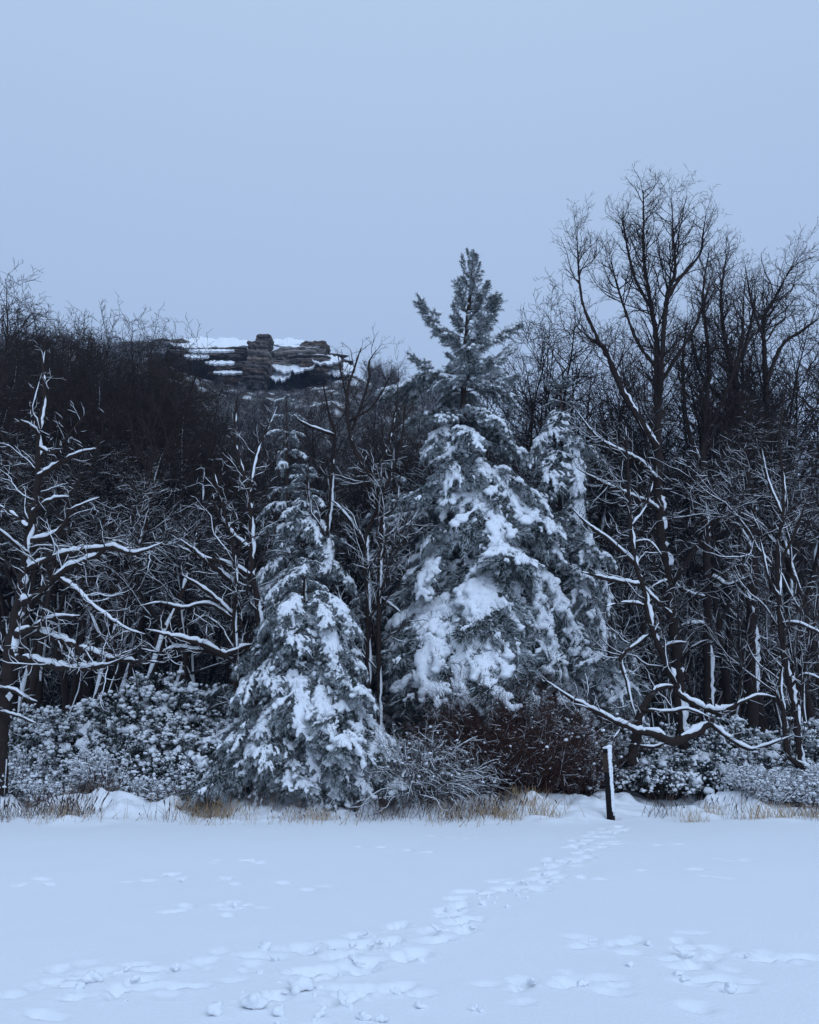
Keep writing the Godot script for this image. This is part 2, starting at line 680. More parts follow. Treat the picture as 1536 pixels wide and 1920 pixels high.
# boughs in whorls all round: profile is [height share, reach, fall] from bottom to top
func whorls(tree: Node3D, c: Array, y0: float, y1: float, step: float, profile: Array, shapes: Array, per: int, seed_: int) -> void:
	rng.seed = seed_
	var y := y0
	var turn := rng.randf() * TAU
	while y < y1:
		var t := (y - y0) / (y1 - y0)
		var reach := 0.0
		var fall := 0.0
		for j in profile.size() - 1:
			if t >= profile[j][0] and t <= profile[j + 1][0]:
				var q: float = (t - profile[j][0]) / (profile[j + 1][0] - profile[j][0])
				reach = lerpf(profile[j][1], profile[j + 1][1], q)
				fall = lerpf(profile[j][2], profile[j + 1][2], q)
		for k in per:
			var az := turn + TAU * (k + rng.randf_range(-0.25, 0.25)) / per
			if rng.randf() < 0.12:
				continue
			var r := reach * rng.randf_range(0.4, 1.32)
			var a := trunk_at(c, y + rng.randf_range(-0.16, 0.16) * step)
			var e := a + Vector3(cos(az) * r, -fall * r * rng.randf_range(0.7, 1.3), sin(az) * r)
			set_bough(tree, shapes[rng.randi() % shapes.size()], a, e, rng.randf_range(0.8, 1.15), rng.randfn() * 0.15)
		turn += 2.4
		y += step * rng.randf_range(0.8, 1.2)


# ---------------------------------------------------------------- shrubs
func leaf(b: Buf, p: Vector3, d: Vector3, l: float, w: float, col: Color) -> void:
	var s := d.cross(Vector3.UP)
	if s.length_squared() < 0.01:
		s = Vector3.RIGHT
	s = s.normalized() * w
	var mid := p + d * l * 0.5 + Vector3(0, 0.006, 0)
	b.tri(p, mid + s, p + d * l, col)
	b.tri(p, p + d * l, mid - s, col)


func laurel(seed_: int, wide: float, tall: float, count: int, snowy: float) -> Node3D:
	rng.seed = seed_
	var t := thing("evergreen_shrub", "", "shrub", Vector3.ZERO)
	var stems := Buf.new()
	var leaves := Buf.new()
	var snow := Buf.new()
	for k in count:
		var az := rng.randf() * TAU
		var q := sqrt(rng.randf())
		var hh := sqrt(maxf(0.0, 1.0 - q * q * 0.85)) * rng.randf_range(0.45, 1.0)
		var p := Vector3(cos(az) * q * wide, maxf(0.12, hh * tall), sin(az) * q * wide)
		if k % 3 == 0:
			var root := Vector3(p.x * 0.35, 0, p.z * 0.35)
			var mid := root.lerp(p, 0.5) + Vector3(p.x * 0.1, 0.1, p.z * 0.1)
			tube(stems, PackedVector3Array([root, mid, p]), PackedFloat32Array([0.014, 0.010, 0.005]), 3, BARK * 1.3)
		var n := 7 + rng.randi() % 4
		for e in n:
			var ph := TAU * (e + rng.randf()) / n
			var d := Vector3(cos(ph), rng.randf_range(-0.9, 0.25), sin(ph)).normalized()
			var g := rng.randf_range(0.6, 1.4)
			leaf(leaves, p, d, rng.randf_range(0.07, 0.12), rng.randf_range(0.014, 0.022), Color(0.024 * g, 0.038 * g, 0.028 * g).lerp(Color(0.6, 0.62, 0.64), 0.7 * rng.randf() if rng.randf() < 0.3 else 0.0))
		var hold := snowy + 1.7 * nz.get_noise_3d(p.x * 80.0 + seed_ * 9.0, p.y * 80.0, p.z * 80.0)
		if rng.randf() < 0.035 * hold:
			var r := rng.randf_range(0.07, 0.13)
			lump(snow, p + Vector3(0, r * 0.2, 0), Vector3(r * rng.randf_range(0.9, 1.3), r * 0.8, r), SNOW, 0.8, 6, 9)
		var blobs := 0
		while rng.randf() < hold * 1.1 and blobs < 5:
			blobs += 1
			var r := 0.014 + 0.038 * pow(rng.randf(), 1.8)
			lump(snow, p + Vector3(rng.randfn() * 0.055, r * 0.4 + rng.randfn() * 0.03, rng.randfn() * 0.055), Vector3(r * rng.randf_range(0.8, 1.5), r * rng.randf_range(0.7, 1.0), r * rng.randf_range(0.8, 1.4)), SNOW, 0.5, 3, 5)
	part(t, "stems", made(stems, M.twig))
	part(t, "leaves", made(leaves, M.leaf), true)
	part(t, "snow", made(snow, M.snow), true)
	return t


func twiggy(called: String, seed_: int, canes: int, reach: float, tall: float, arch: float, o: Dictionary, dry: int) -> Node3D:
	rng.seed = seed_
	var t := thing(called, "", "bush", Vector3.ZERO)
	for k in canes:
		var az := rng.randf() * TAU
		var q := rng.randf()
		var p := Vector3(cos(az), 0, sin(az)) * reach * 0.45 * sqrt(rng.randf())
		var dir := Vector3(cos(az) * q * 0.9, 1.0, sin(az) * q * 0.9).normalized()
		var l := tall * rng.randf_range(0.7, 1.25)
		var segs := clampi(int(l / 0.16), 4, 10)
		var pts := bend(p, dir, l, segs, 0.07, -arch * rng.randf_range(0.4, 1.4))
		for j in pts.size():
			pts[j].y = maxf(pts[j].y, 0.02)
		var rad := taper(segs + 1, rng.randf_range(0.006, 0.011), 0.003)
		tube(o.wood, pts, rad, 3, o.bark)
		if o.amount > 0.0 and rng.randf() < o.dusted:
			snow_on(o.snow, pts, rad, o.amount, 90.0, 4, o.gaps)
		grow(o, pts, rad, 0)
	part(t, "canes", made(o.wood, M.twig), true)
	if dry > 0:
		var lv := Buf.new()
		for k in dry:
			var v: Vector3 = o.wood.v[rng.randi() % o.wood.v.size()]
			var g := rng.randf_range(0.5, 1.5)
			leaf(lv, v, Vector3(rng.randfn(), -0.8, rng.randfn()).normalized(), rng.randf_range(0.04, 0.08), rng.randf_range(0.012, 0.022), Color(0.075 * g, 0.036 * g, 0.022 * g))
		part(t, "dry_leaves", made(lv, M.leaf), true)
	for k in int(o.get("caps", 0)):
		var v: Vector3 = o.wood.v[rng.randi() % o.wood.v.size()]
		if v.y > tall * 0.25:
			var r := 0.010 + 0.034 * pow(rng.randf(), 2.0)
			lump(o.snow, v, Vector3(r * rng.randf_range(0.9, 1.6), r * 0.8, r * rng.randf_range(0.9, 1.5)), SNOW, 0.5, 3, 5)
	if not o.snow.i.is_empty():
		part(t, "snow", made(o.snow, M.snow), true)
	return t


func tuft_grass(seed_: int, blades: int, spread: float, tall: float, tone: Color, heads: float) -> Node3D:
	rng.seed = seed_
	var t := thing("dry_grass_tuft", "", "grass tuft", Vector3.ZERO)
	var b := Buf.new()
	var hd := Buf.new()
	for k in blades:
		var p := Vector3(rng.randfn() * spread, -0.05, rng.randfn() * spread * 0.5)
		var lean := Vector3(rng.randfn() * 0.35, 1.0, rng.randfn() * 0.3).normalized()
		var l := tall * rng.randf_range(0.45, 1.15)
		var pts := bend(p, lean, l, 4, 0.09, -0.05)
		var g := rng.randf_range(0.6, 1.25)
		tube(b, pts, taper(5, 0.0055, 0.0025), 3, tone * g)
		if rng.randf() < heads:
			tube(hd, PackedVector3Array([pts[3], pts[4], pts[4] + (pts[4] - pts[3]) * 0.6]), PackedFloat32Array([0.005, 0.016, 0.003]), 5, Color(0.07, 0.05, 0.045))
	part(t, "blades", made(b, M.twig), true)
	if not hd.i.is_empty():
		part(t, "seed_heads", made(hd, M.twig), true)
	return t


# ---------------------------------------------------------------- rock
# a slab of rock with a ragged edge
func slab(b: Buf, p: Vector3, sx: float, sy: float, sz: float, tilt: float, col: Color, tops: Buf, cap: float) -> void:
	var n := 30
	var off := rng.randf() * 400.0
	var lo := []
	var hi := []
	var mid := []
	for k in n:
		var a := TAU * k / n
		var sq := 1.0 / pow(pow(absf(cos(a)), 9.0) + pow(absf(sin(a)), 9.0), 1.0 / 9.0)
		var rr := sq * (1.0 + 0.16 * nz.get_noise_2d(off + cos(a) * 60.0, sin(a) * 60.0) + 0.05 * rng.randfn())
		var q := Vector3(cos(a) * rr * sx, 0, sin(a) * rr * sz)
		var jig := rng.randf_range(-0.12, 0.12) * sy
		lo.append(p + q * rng.randf_range(0.93, 0.99) + Vector3(0, -sy * 0.5 + q.x * tilt, 0))
		mid.append(p + q * rng.randf_range(1.0, 1.03) + Vector3(0, jig + q.x * tilt, 0))
		hi.append(p + q * rng.randf_range(0.95, 1.0) + Vector3(0, sy * 0.5 + jig + q.x * tilt, 0))
	var cl := p + Vector3(0, -sy * 0.5, 0)
	var ch := p + Vector3(0, sy * 0.5, 0)
	for k in n:
		var k1 := (k + 1) % n
		var g := rng.randf_range(0.75, 1.25)
		b.quad(lo[k], lo[k1], mid[k1], mid[k], col * g)
		b.quad(mid[k], mid[k1], hi[k1], hi[k], col * g * 1.1)
		b.tri(hi[k], hi[k1], ch, col)
		b.tri(lo[k1], lo[k], cl, col)
		if cap > 0.0:
			var e0: Vector3 = (hi[k] - ch) * rng.randf_range(0.90, 0.99) + ch + Vector3(0, 0.02, 0)
			var e1: Vector3 = (hi[k1] - ch) * 0.95 + ch + Vector3(0, 0.02, 0)
			var u0: Vector3 = (e0 - ch) * 0.86 + ch + Vector3(0, cap * 0.8, 0)
			var u1: Vector3 = (e1 - ch) * 0.86 + ch + Vector3(0, cap * 0.8, 0)
			tops.quad(e0, e1, u1, u0, SNOW)
			tops.tri(u0, u1, ch + Vector3(0, cap * 1.2, 0), SNOW)


func noise_tex(freq: float, kind: int, stops: Array, normal: bool, strength := 4.0) -> NoiseTexture2D:
	var f := FastNoiseLite.new()
	f.seed = 11
	f.noise_type = kind
	f.frequency = freq
	f.fractal_octaves = 5
	var t := NoiseTexture2D.new()
	t.width = 512
	t.height = 512
	t.seamless = true
	t.noise = f
	if normal:
		t.as_normal_map = true
		t.bump_strength = strength
	else:
		var g := Gradient.new()
		g.offsets = PackedFloat32Array([0.0, 0.45, 1.0])
		g.colors = PackedColorArray(stops)
		t.color_ramp = g
	return t


func plain(rough: float, vertex := true) -> StandardMaterial3D:
	var m := StandardMaterial3D.new()
	m.roughness = rough
	m.vertex_color_use_as_albedo = vertex
	m.metallic_specular = 0.3
	return m


func _ready() -> void:
	# ------------------------------------------------ camera, sky, light
	rng.seed = 5
	nz.seed = 3
	nz.frequency = 0.02
	nz.fractal_octaves = 3
	nf.seed = 8
	nf.frequency = 0.09
	var cam := Camera3D.new()
	cam.name = "camera"
	cam.fov = 60.0
	cam.far = 3000.0
	cam.position = Vector3(0, EYE, 0)
	cam.rotation = Vector3(PITCH, 0, 0)
	add_child(cam)
	cam.current = true
	var sky_m := ProceduralSkyMaterial.new()
	sky_m.sky_horizon_color = Color(0.620, 0.717, 0.878)
	sky_m.sky_top_color = Color(0.80, 0.895, 0.985)
	sky_m.sky_energy_multiplier = 1.0
	sky_m.sky_curve = 1.2
	sky_m.ground_bottom_color = Color(0.5, 0.56, 0.66)
	sky_m.ground_horizon_color = Color(0.6, 0.69, 0.83)
	sky_m.sun_angle_max = 0.0
	var sky := Sky.new()
	sky.sky_material = sky_m
	var env := Environment.new()
	env.background_mode = Environment.BG_SKY
	env.sky = sky
	env.tonemap_mode = Environment.TONE_MAPPER_LINEAR
	env.tonemap_exposure = 1.0
	env.sdfgi_enabled = true
	env.ssao_enabled = true
	env.ssil_enabled = true
	env.fog_enabled = true
	env.fog_density = 0.0005
	env.fog_light_color = Color(0.66, 0.77, 0.92)
	var we := WorldEnvironment.new()
	we.name = "environment"
	we.environment = env
	add_child(we)
	var sun := DirectionalLight3D.new()
	sun.name = "overcast_light"
	sun.light_energy = 0.53
	sun.light_color = Color(0.78, 0.87, 1.0)
	sun.light_angular_distance = 40.0
	sun.shadow_enabled = true
	sun.rotation = Vector3(deg_to_rad(-38), deg_to_rad(24), 0)
	add_child(sun)

	# ------------------------------------------------ materials
	M.snow = plain(0.75)
	M.snow.uv1_triplanar = true
	M.snow.uv1_world_triplanar = true
	M.snow.uv1_scale = Vector3(2.2, 2.2, 2.2)
	M.snow.normal_enabled = true
	M.snow.normal_scale = 0.9
	M.snow.normal_texture = noise_tex(0.03, FastNoiseLite.TYPE_SIMPLEX_SMOOTH, [], true, 5.0)
	M.ground = plain(0.8)
	M.ground.uv1_triplanar = true
	M.ground.uv1_world_triplanar = true
	M.ground.uv1_scale = Vector3(0.9, 0.9, 0.9)
	M.ground.normal_enabled = true
	M.ground.normal_scale = 0.35
	M.ground.normal_texture = noise_tex(0.05, FastNoiseLite.TYPE_SIMPLEX_SMOOTH, [], true, 4.0)
	M.bark = plain(0.85)
	M.bark.uv1_triplanar = true
	M.bark.uv1_scale = Vector3(3.0, 0.9, 3.0)
	M.bark.albedo_texture = noise_tex(0.03, FastNoiseLite.TYPE_PERLIN, [Color(0.55, 0.52, 0.5), Color(0.9, 0.87, 0.84), Color(1.0, 1.0, 1.0)], false)
	M.bark.normal_enabled = true
	M.bark.normal_scale = 1.2
	M.bark.normal_texture = noise_tex(0.05, FastNoiseLite.TYPE_PERLIN, [], true, 8.0)
	M.twig = plain(0.85)
	M.needle = plain(0.7)
	M.leaf = plain(0.6)
	M.rock = plain(0.9)
	M.rock.uv1_triplanar = true
	M.rock.uv1_scale = Vector3(0.22, 1.1, 0.22)
	M.rock.albedo_texture = noise_tex(0.02, FastNoiseLite.TYPE_SIMPLEX_SMOOTH, [Color(0.45, 0.43, 0.42), Color(0.85, 0.82, 0.8), Color(1, 1, 1)], false)
	M.rock.normal_enabled = true
	M.rock.normal_texture = noise_tex(0.04, FastNoiseLite.TYPE_PERLIN, [], true, 10.0)
	M.post = plain(0.8)
	M.post.uv1_triplanar = true
	M.post.uv1_scale = Vector3(9.0, 1.1, 9.0)
	M.post.albedo_texture = noise_tex(0.02, FastNoiseLite.TYPE_PERLIN, [Color(0.5, 0.46, 0.43), Color(0.85, 0.82, 0.8), Color(1, 1, 1)], false)

	build_ground()
	build_rock()
	build_pines()
	build_left_trees()
	build_right_trees()
	build_background()
	build_undergrowth()
	build_edge()
	build_post()
	build_clumps()


# ---------------------------------------------------------------- ground
func build_ground() -> void:
	rng.seed = 21
	var xs := PackedFloat32Array()
	var x := -6.6
	while x < 6.6:
		xs.append(x)
		x += 0.055
	var step := 0.08
	var right := []
	while x < 700.0:
		right.append(x)
		x += step
		step *= 1.09
	var all := PackedFloat32Array()
	for k in range(right.size() - 1, -1, -1):
		all.append(-right[k])
	all.append_array(xs)
	for r in right:
		all.append(r)
	var zs := PackedFloat32Array([120.0, 60.0, 30.0, 15.0, 8.0, 4.0, 2.0, 0.0, -1.5, -2.8, -3.8])
	var d := 4.4
	while d < 23.0:
		zs.append(-d)
		d += 0.030 + 0.0022 * (d - 4.4)
	while d < 34.0:
		zs.append(-d)
		d += 0.22
	zs.append(-34.0)
	var hs := PackedFloat32Array()
	for z in zs:
		for xx in all:
			hs.append(height(xx, z))
	var foot := on_field(1146, 1537)
	for q in [[foot, 0.24, 0.20, 0.4, 0.12]] + dents():
		stamp(all, zs, hs, q)
	var field := part(self, "snow_field", sheet(all, zs, hs, false))
	field.set_meta("kind", "structure")
	var hx := PackedFloat32Array()
	x = -130.0
	while x < 130.0:
		hx.append(x)
		x += 0.9
	step = 2.0
	while x < 900.0:
		hx.append(x)
		hx.insert(0, -x)
		x += step
		step *= 1.25
	var hz := PackedFloat32Array()
	d = 33.9
	while d < 140.0:
		hz.append(-d)
		d += 0.9
	step = 2.0
	while d < 1200.0:
		hz.append(-d)
		d += step
		step *= 1.2
	hs = PackedFloat32Array()
	for z in hz:
		for xx in hx:
			hs.append(height(xx, z) - (0.03 if z > -34.0 else 0.0))
	var hill := part(self, "hillside", sheet(hx, hz, hs, true))
	hill.set_meta("kind", "structure")


# footprints: [centre, long, wide, turn, deep]
func dents() -> Array:
	var out := []
	var walk := [[1162, 1548, 0.35], [1128, 1570, 0.4], [1085, 1598, 0.45], [1030, 1640, 0.45], [960, 1668, 0.5], [880, 1702, 0.5], [815, 1745, 0.55], [745, 1785, 0.7], [650, 1830, 0.8], [560, 1872, 0.8], [430, 1925, 0.8]]
	for j in walk.size() - 1:
		var a := on_field(walk[j][0], walk[j][1])
		var b := on_field(walk[j + 1][0], walk[j + 1][1])
		var n := int(a.distance_to(b) * 7.0) + 2
		var turn := atan2(b.x - a.x, b.z - a.z)
		for k in n:
			var p := a.lerp(b, rng.randf())
			var w: float = walk[j][2]
			p += Vector3(rng.randf_range(-w, w), 0, rng.randf_range(-w, w)) * 0.75
			out.append([p, rng.randf_range(0.10, 0.20), rng.randf_range(0.06, 0.11), turn + rng.randfn() * 0.5, rng.randf_range(0.05, 0.13)])
	var patches := [[330, 1646, 0.5, 9], [430, 1704, 0.45, 8], [420, 1616, 0.5, 5], [510, 1652, 0.6, 4], [250, 1838, 0.65, 14], [140, 1862, 0.4, 5], [340, 1815, 0.4, 6], [1140, 1770, 0.4, 7], [1230, 1775, 0.45, 8], [1300, 1800, 0.5, 10], [1400, 1800, 0.4, 5], [1080, 1840, 0.35, 6], [960, 1838, 0.3, 5], [1290, 1640, 0.5, 5], [1375, 1614, 0.4, 4], [1240, 1586, 0.5, 4], [680, 1592, 0.7, 4], [900, 1572, 0.5, 4], [1090, 1655, 0.5, 5], [1360, 1855, 0.5, 6], [1490, 1800, 0.4, 4], [540, 1775, 0.4, 5], [620, 1780, 0.4, 6], [30, 1660, 0.5, 3]]
	for q in patches:
		var c := on_field(q[0], q[1])
		for k in q[3]:
			var p := c + Vector3(rng.randfn() * q[2] * 0.7, 0, rng.randfn() * q[2] * 0.45)
			out.append([p, rng.randf_range(0.09, 0.17), rng.randf_range(0.05, 0.10), rng.randf() * TAU, rng.randf_range(0.03, 0.09)])
	return out


func stamp(xs: PackedFloat32Array, zs: PackedFloat32Array, hs: PackedFloat32Array, q: Array) -> void:
	var c: Vector3 = q[0]
	var reach: float = q[1] * 2.4
	var k0 := xs.bsearch(c.x - reach)
	var k1 := xs.bsearch(c.x + reach)
	var nx := xs.size()
	for j in zs.size():
		var dz := zs[j] - c.z
		if absf(dz) > reach:
			continue
		for k in range(k0, mini(k1, nx)):
			var dx := xs[k] - c.x
			var u: float = (dx * sin(q[3]) + dz * cos(q[3])) / q[1]
			var v: float = (dx * cos(q[3]) - dz * sin(q[3])) / q[2]
			var r := sqrt(u * u + v * v) * (1.0 + 0.35 * nz.get_noise_2d(xs[k] * 320.0, zs[j] * 320.0))
			var h := -smooth(1.15, 0.45, r) + 0.22 * exp(-pow((r - 1.35) / 0.28, 2.0)) * (0.4 + 0.9 * nz.get_noise_2d(xs[k] * 420.0 + 40.0, zs[j] * 420.0))
			hs[j * nx + k] += h * q[4] * 0.5


# ---------------------------------------------------------------- rock outcrop on the ridge
func build_rock() -> void:
	rng.seed = 31
	var D := 118.0
	var base := at(490, 720, D)
	var t := thing("rock_outcrop", "layered grey rock ledge with snow on top, standing on the ridge above the trees", "rock outcrop", base)
	var grey := Color(0.30, 0.28, 0.265)
	var dark := Color(0.16, 0.142, 0.132)
	var brown := Color(0.22, 0.175, 0.145)
	# [x0, x1, y0, y1, depth, thick, tilt, colour, snow cap]
	var rows := [
		[345, 640, 664, 735, 5.0, 3.0, 0.0, dark, 0.0],
		[318, 470, 655, 668, 1.0, 4.6, 0.0, dark, 0.0], [325, 466, 668, 679, 0.6, 4.4, 0.01, grey, 0.25],
		[372, 428, 668, 681, 0.0, 3.0, 0.0, dark, 0.2], [390, 470, 678, 690, 0.4, 4.2, -0.02, dark, 0.0], [385, 468, 690, 702, 0.0, 4.4, 0.0, brown, 0.3], [400, 475, 702, 722, 0.2, 4.6, 0.0, brown, 0.2],
		[478, 508, 628, 646, -3.2, 1.6, -0.02, dark, 0.0], [463, 503, 642, 655, -3.4, 2.0, -0.05, dark, 0.0], [464, 504, 654, 663, -3.6, 2.1, -0.05, grey, 0.0], [462, 502, 662, 672, -3.6, 2.1, -0.06, dark, 0.0],
		[461, 505, 671, 681, -3.7, 2.2, -0.05, brown, 0.0], [458, 503, 680, 690, -3.6, 2.1, -0.04, dark, 0.0], [456, 500, 689, 700, -3.5, 2.2, -0.04, brown, 0.0], [455, 497, 699, 716, -3.4, 2.3, -0.03, dark, 0.0],
		[562, 613, 640, 652, 1.2, 3.0, -0.01, brown, 0.3], [505, 605, 651, 661, 1.4, 3.6, 0.06, grey * 1.7, 0.0], [508, 598, 660, 669, 1.2, 3.4, 0.06, grey * 1.3, 0.5],
		[540, 622, 666, 678, 0.8, 3.0, -0.03, dark, 0.9], [560, 614, 678, 690, 0.5, 2.6, -0.12, brown, 0.0], [578, 618, 688, 702, 0.3, 2.6, -0.15, brown, 0.0], [600, 645, 676, 690, 1.4, 2.6, -0.2, grey, 0.9], [505, 560, 674, 700, 1.8, 3.4, -0.05, grey, 1.1], [220, 345, 640, 662, 4.0, 6.0, 0.05, grey, 1.1],
		[180, 300, 660, 680, 3.4, 5.5, 0.02, grey, 1.0],
	]
	# snow that lies on the sloping ledges
	for q in [[318, 478, 631, 656, 0.2, 7.0], [250, 345, 636, 662, 2.5, 8.0], [502, 572, 633, 649, 1.6, 6.0], [520, 606, 640, 652, 0.6, 2.0], [508, 590, 668, 700, -1.2, 4.5], [503, 545, 684, 716, -1.6, 3.5], [585, 640, 664, 684, -0.8, 3.5], [606, 668, 676, 706, 0.0, 3.5], [384, 440, 675, 683, -3.2, 1.2], [345, 392, 662, 672, -2.8, 1.6], [400, 455, 694, 701, -3.4, 1.0], [352, 440, 654, 659, -2.2, 0.8]]:
		var b := Buf.new()
		var nu := 22
		var nv := 6
		var off := rng.randf() * 300.0
		var grid := []
		for u in nu + 1:
			var line := []
			for v in nv + 1:
				var fu := float(u) / nu
				var fv := float(v) / nv
				var w := fv - (0.5 * absf(nz.get_noise_2d(off + u * 11.0, 5.0)) + 0.04 * rng.randf()) * (1.0 - fv)
				var env := pow(sin(PI * fu), 0.45) * (0.8 + 0.5 * nz.get_noise_2d(off + u * 12.0, 40.0))
				var p := at(lerpf(q[0], q[1], fu), lerpf(lerpf(q[3], q[2], 0.55), lerpf(q[3], q[2], clampf(w, 0.0, 1.0)), env), D + q[4] + q[5] * fv) - base
				line.append(p + Vector3(0, 0.12 * nz.get_noise_2d(off + u * 30.0, v * 40.0), 0))
			grid.append(line)
		for u in nu:
			for v in nv:
				b.quad(grid[u][v], grid[u + 1][v], grid[u + 1][v + 1], grid[u][v + 1], SNOW)
			var down := Vector3(0, -0.15, -0.3)
			b.quad(grid[u][0] + down, grid[u + 1][0] + down, grid[u + 1][0], grid[u][0], SNOW)
		part(t, "snow_bank", made(b, M.snow))
	for r in rows:
		var d: float = D + r[4]
		var p0 := at(r[0], r[3], d)
		var p1 := at(r[1], r[2], d)
		var c := (p0 + p1) * 0.5 - base - Vector3(0, 0, r[5] * 0.9)
		var beds := 1 + int((p1.y - p0.y) / 0.42)
		var bed := (p1.y - p0.y) / beds
		for e in beds:
			var b := Buf.new()
			var s := Buf.new()
			var inset := rng.randf_range(0.90, 1.06)
			var cc := c + Vector3(rng.randfn() * 0.08, (e + 0.5) * bed - (p1.y - p0.y) * 0.5, rng.randf_range(-0.35, 0.35))
			slab(b, cc, (p1.x - p0.x) * 0.5 * inset, bed * rng.randf_range(0.98, 1.12), r[5], r[6] + rng.randfn() * 0.006, r[7] * rng.randf_range(0.7, 1.2), s, r[8] * 0.5 if e == beds - 1 else 0.0)
			var o := part(t, "rock_layer", made(b, M.rock))
			if not s.i.is_empty():
				part(o, "snow", made(s, M.snow))


# ---------------------------------------------------------------- pines
func build_pines() -> void:
	var heavy := [bough_shape(101, 0.10, 0.55, 0.62, 0.38, 0.8), bough_shape(102, 0.22, 0.75, 0.55, 0.44, 0.8), bough_shape(103, 0.05, 0.40, 0.70, 0.33, 0.75), bough_shape(104, 0.15, 0.9, 0.5, 0.46, 0.8)]
	var light := [bough_shape(111, 0.10, 0.35, 0.6, 0.14, 0.75), bough_shape(112, 0.0, 0.30, 0.55, 0.06, 0.7), bough_shape(113, 0.1, 0.5, 0.5, 0.20, 0.8)]
	var sprig := [bough_shape(121, -0.10, -0.45, 0.42, 0.46, 0.9), bough_shape(122, -0.05, -0.3, 0.36, 0.40, 0.85)]
	var mixed := light + light + [heavy[0]]

	# the tall pine
	var base := at(876, 1480, 25.0)
	base.y = height(base.x, base.z)
	var t := thing("tall_pine", "tallest snow laden pine, with an upright spiky top against the sky", "pine tree", base)
	var c := pine_trunk(t, [[876, 1490, 13], [872, 1200, 11], [868, 1000, 9], [868, 800, 7], [874, 640, 5], [884, 530, 3], [886, 484, 1]], 25.0, 25.0, base)
	for q in [[700, 745, 706, 26.2], [770, 762, 770, 24.4], [800, 786, 812, 24.0], [905, 776, 905, 23.4], [800, 845, 858, 22.9], [960, 745, 950, 24.8], [770, 940, 772, 23.6], [800, 985, 835, 24.6], [860, 1030, 945, 23.6], [880, 905, 950, 22.6], [850, 968, 905, 23.2], [930, 990, 1040, 23.2], [960, 1060, 1072, 23.9], [990, 1000, 1085, 22.9], [1000, 965, 1010, 22.6], [1060, 745, 1190, 22.6], [1060, 815, 1200, 22.0], [1040, 905, 1120, 21.9], [1090, 870, 1195, 21.8], [1120, 780, 1245, 22.4], [1110, 975, 1235, 22.0], [1080, 1005, 1195, 22.6], [1000, 765, 1050, 23.4], [940, 720, 945, 25.8], [1030, 1085, 1150, 23.6], [1010, 1110, 1110, 24.4]]:
		var a := trunk_at(c, at(870, q[0], 25.0).y - base.y)
		var e := at(q[1], q[2], q[3]) - base
		rng.seed = int(q[1] * 7 + q[2])
		set_bough(t, heavy[rng.randi() % 4] if rng.randf() < 0.72 else light[rng.randi() % 3], a, e, rng.randf_range(0.95, 1.3), rng.randfn() * 0.12)
	whorls(t, c, 2.6, 11.6, 0.85, [[0.0, 2.0, 0.42], [0.3, 2.3, 0.3], [0.6, 2.0, 0.25], [0.85, 1.7, 0.15], [1.0, 1.5, 0.05]], mixed, 7, 201)
	whorls(t, c, 11.2, 15.75, 0.34, [[0.0, 1.6, -0.2], [0.32, 1.35, -0.5], [0.5, 0.75, -0.8], [0.68, 0.48, -1.1], [1.0, 0.24, -1.6]], sprig, 4, 202)

	# the pine leaning on it from the right
	base = at(1050, 1480, 25.8)
	base.y = height(base.x, base.z)
	t = thing("snowy_pine", "slimmer pine right behind the tallest pine, with snow pads hanging to the right", "pine tree", base)
	c = pine_trunk(t, [[1046, 1490, 10], [1048, 1150, 9], [1050, 900, 6], [1052, 800, 4], [1052, 722, 2]], 25.8, 25.8, base)
	for q in [[760, 1040, 800, 25.0], [790, 1075, 812, 24.9], [810, 1128, 842, 25.2], [820, 1096, 868, 24.5], [830, 1035, 880, 24.5], [890, 1110, 965, 25.0], [930, 1145, 1005, 25.2], [980, 1158, 1075, 25.0], [1040, 1150, 1150, 24.9], [1100, 1140, 1210, 24.8], [800, 985, 830, 25.2]]:
		var a := trunk_at(c, at(1050, q[0], 25.8).y - base.y)
		rng.seed = int(q[1] * 3 + q[2])
		set_bough(t, heavy[rng.randi() % 4] if rng.randf() < 0.75 else light[rng.randi() % 3], a, at(q[1], q[2], q[3]) - base, rng.randf_range(0.9, 1.2), rng.randfn() * 0.12)
	whorls(t, c, 1.8, 10.2, 0.8, [[0.0, 2.6, 0.35], [0.5, 2.1, 0.35], [0.85, 1.2, 0.35], [1.0, 0.6, 0.1]], mixed, 5, 203)
	whorls(t, c, 10.2, 12.4, 0.4, [[0.0, 0.75, 0.2], [1.0, 0.3, -0.6]], light, 5, 204)

	# the broad young pine in front on the left
	base = at(573, 1480, 21.6)
	base.y = height(base.x, base.z)
	t = thing("young_pine", "broad low pine at the field edge, its lowest boughs resting on the snow", "pine tree", base)
	c = pine_trunk(t, [[575, 1485, 9], [575, 1300, 7], [572, 1150, 4], [571, 1046, 2]], 21.6, 21.6, base)
	for q in [[1055, 575, 1052, 21.0], [1080, 500, 1085, 21.0], [1110, 520, 1140, 20.4], [1110, 665, 1130, 20.8], [1130, 620, 1120, 20.5], [1150, 560, 1185, 20.2], [1150, 645, 1205, 20.4], [1200, 440, 1270, 20.8], [1230, 540, 1300, 19.8], [1240, 620, 1290, 19.9], [1240, 690, 1275, 20.5], [1260, 720, 1345, 20.6], [1300, 640, 1370, 19.7], [1280, 450, 1335, 20.2], [1330, 395, 1400, 20.6], [1340, 470, 1395, 20.5], [1345, 388, 1405, 20.9], [1320, 425, 1360, 20.7], [1330, 570, 1385, 20.2], [1340, 640, 1395, 20.3], [1330, 720, 1380, 20.6], [1360, 540, 1405, 20.3], [1360, 610, 1405, 20.3], [1370, 690, 1410, 20.6], [1385, 555, 1442, 20.1], [1385, 635, 1440, 20.1], [1375, 470, 1440, 20.4], [1375, 725, 1432, 20.6], [1365, 400, 1425, 20.8], [1400, 600, 1452, 20.3]]:
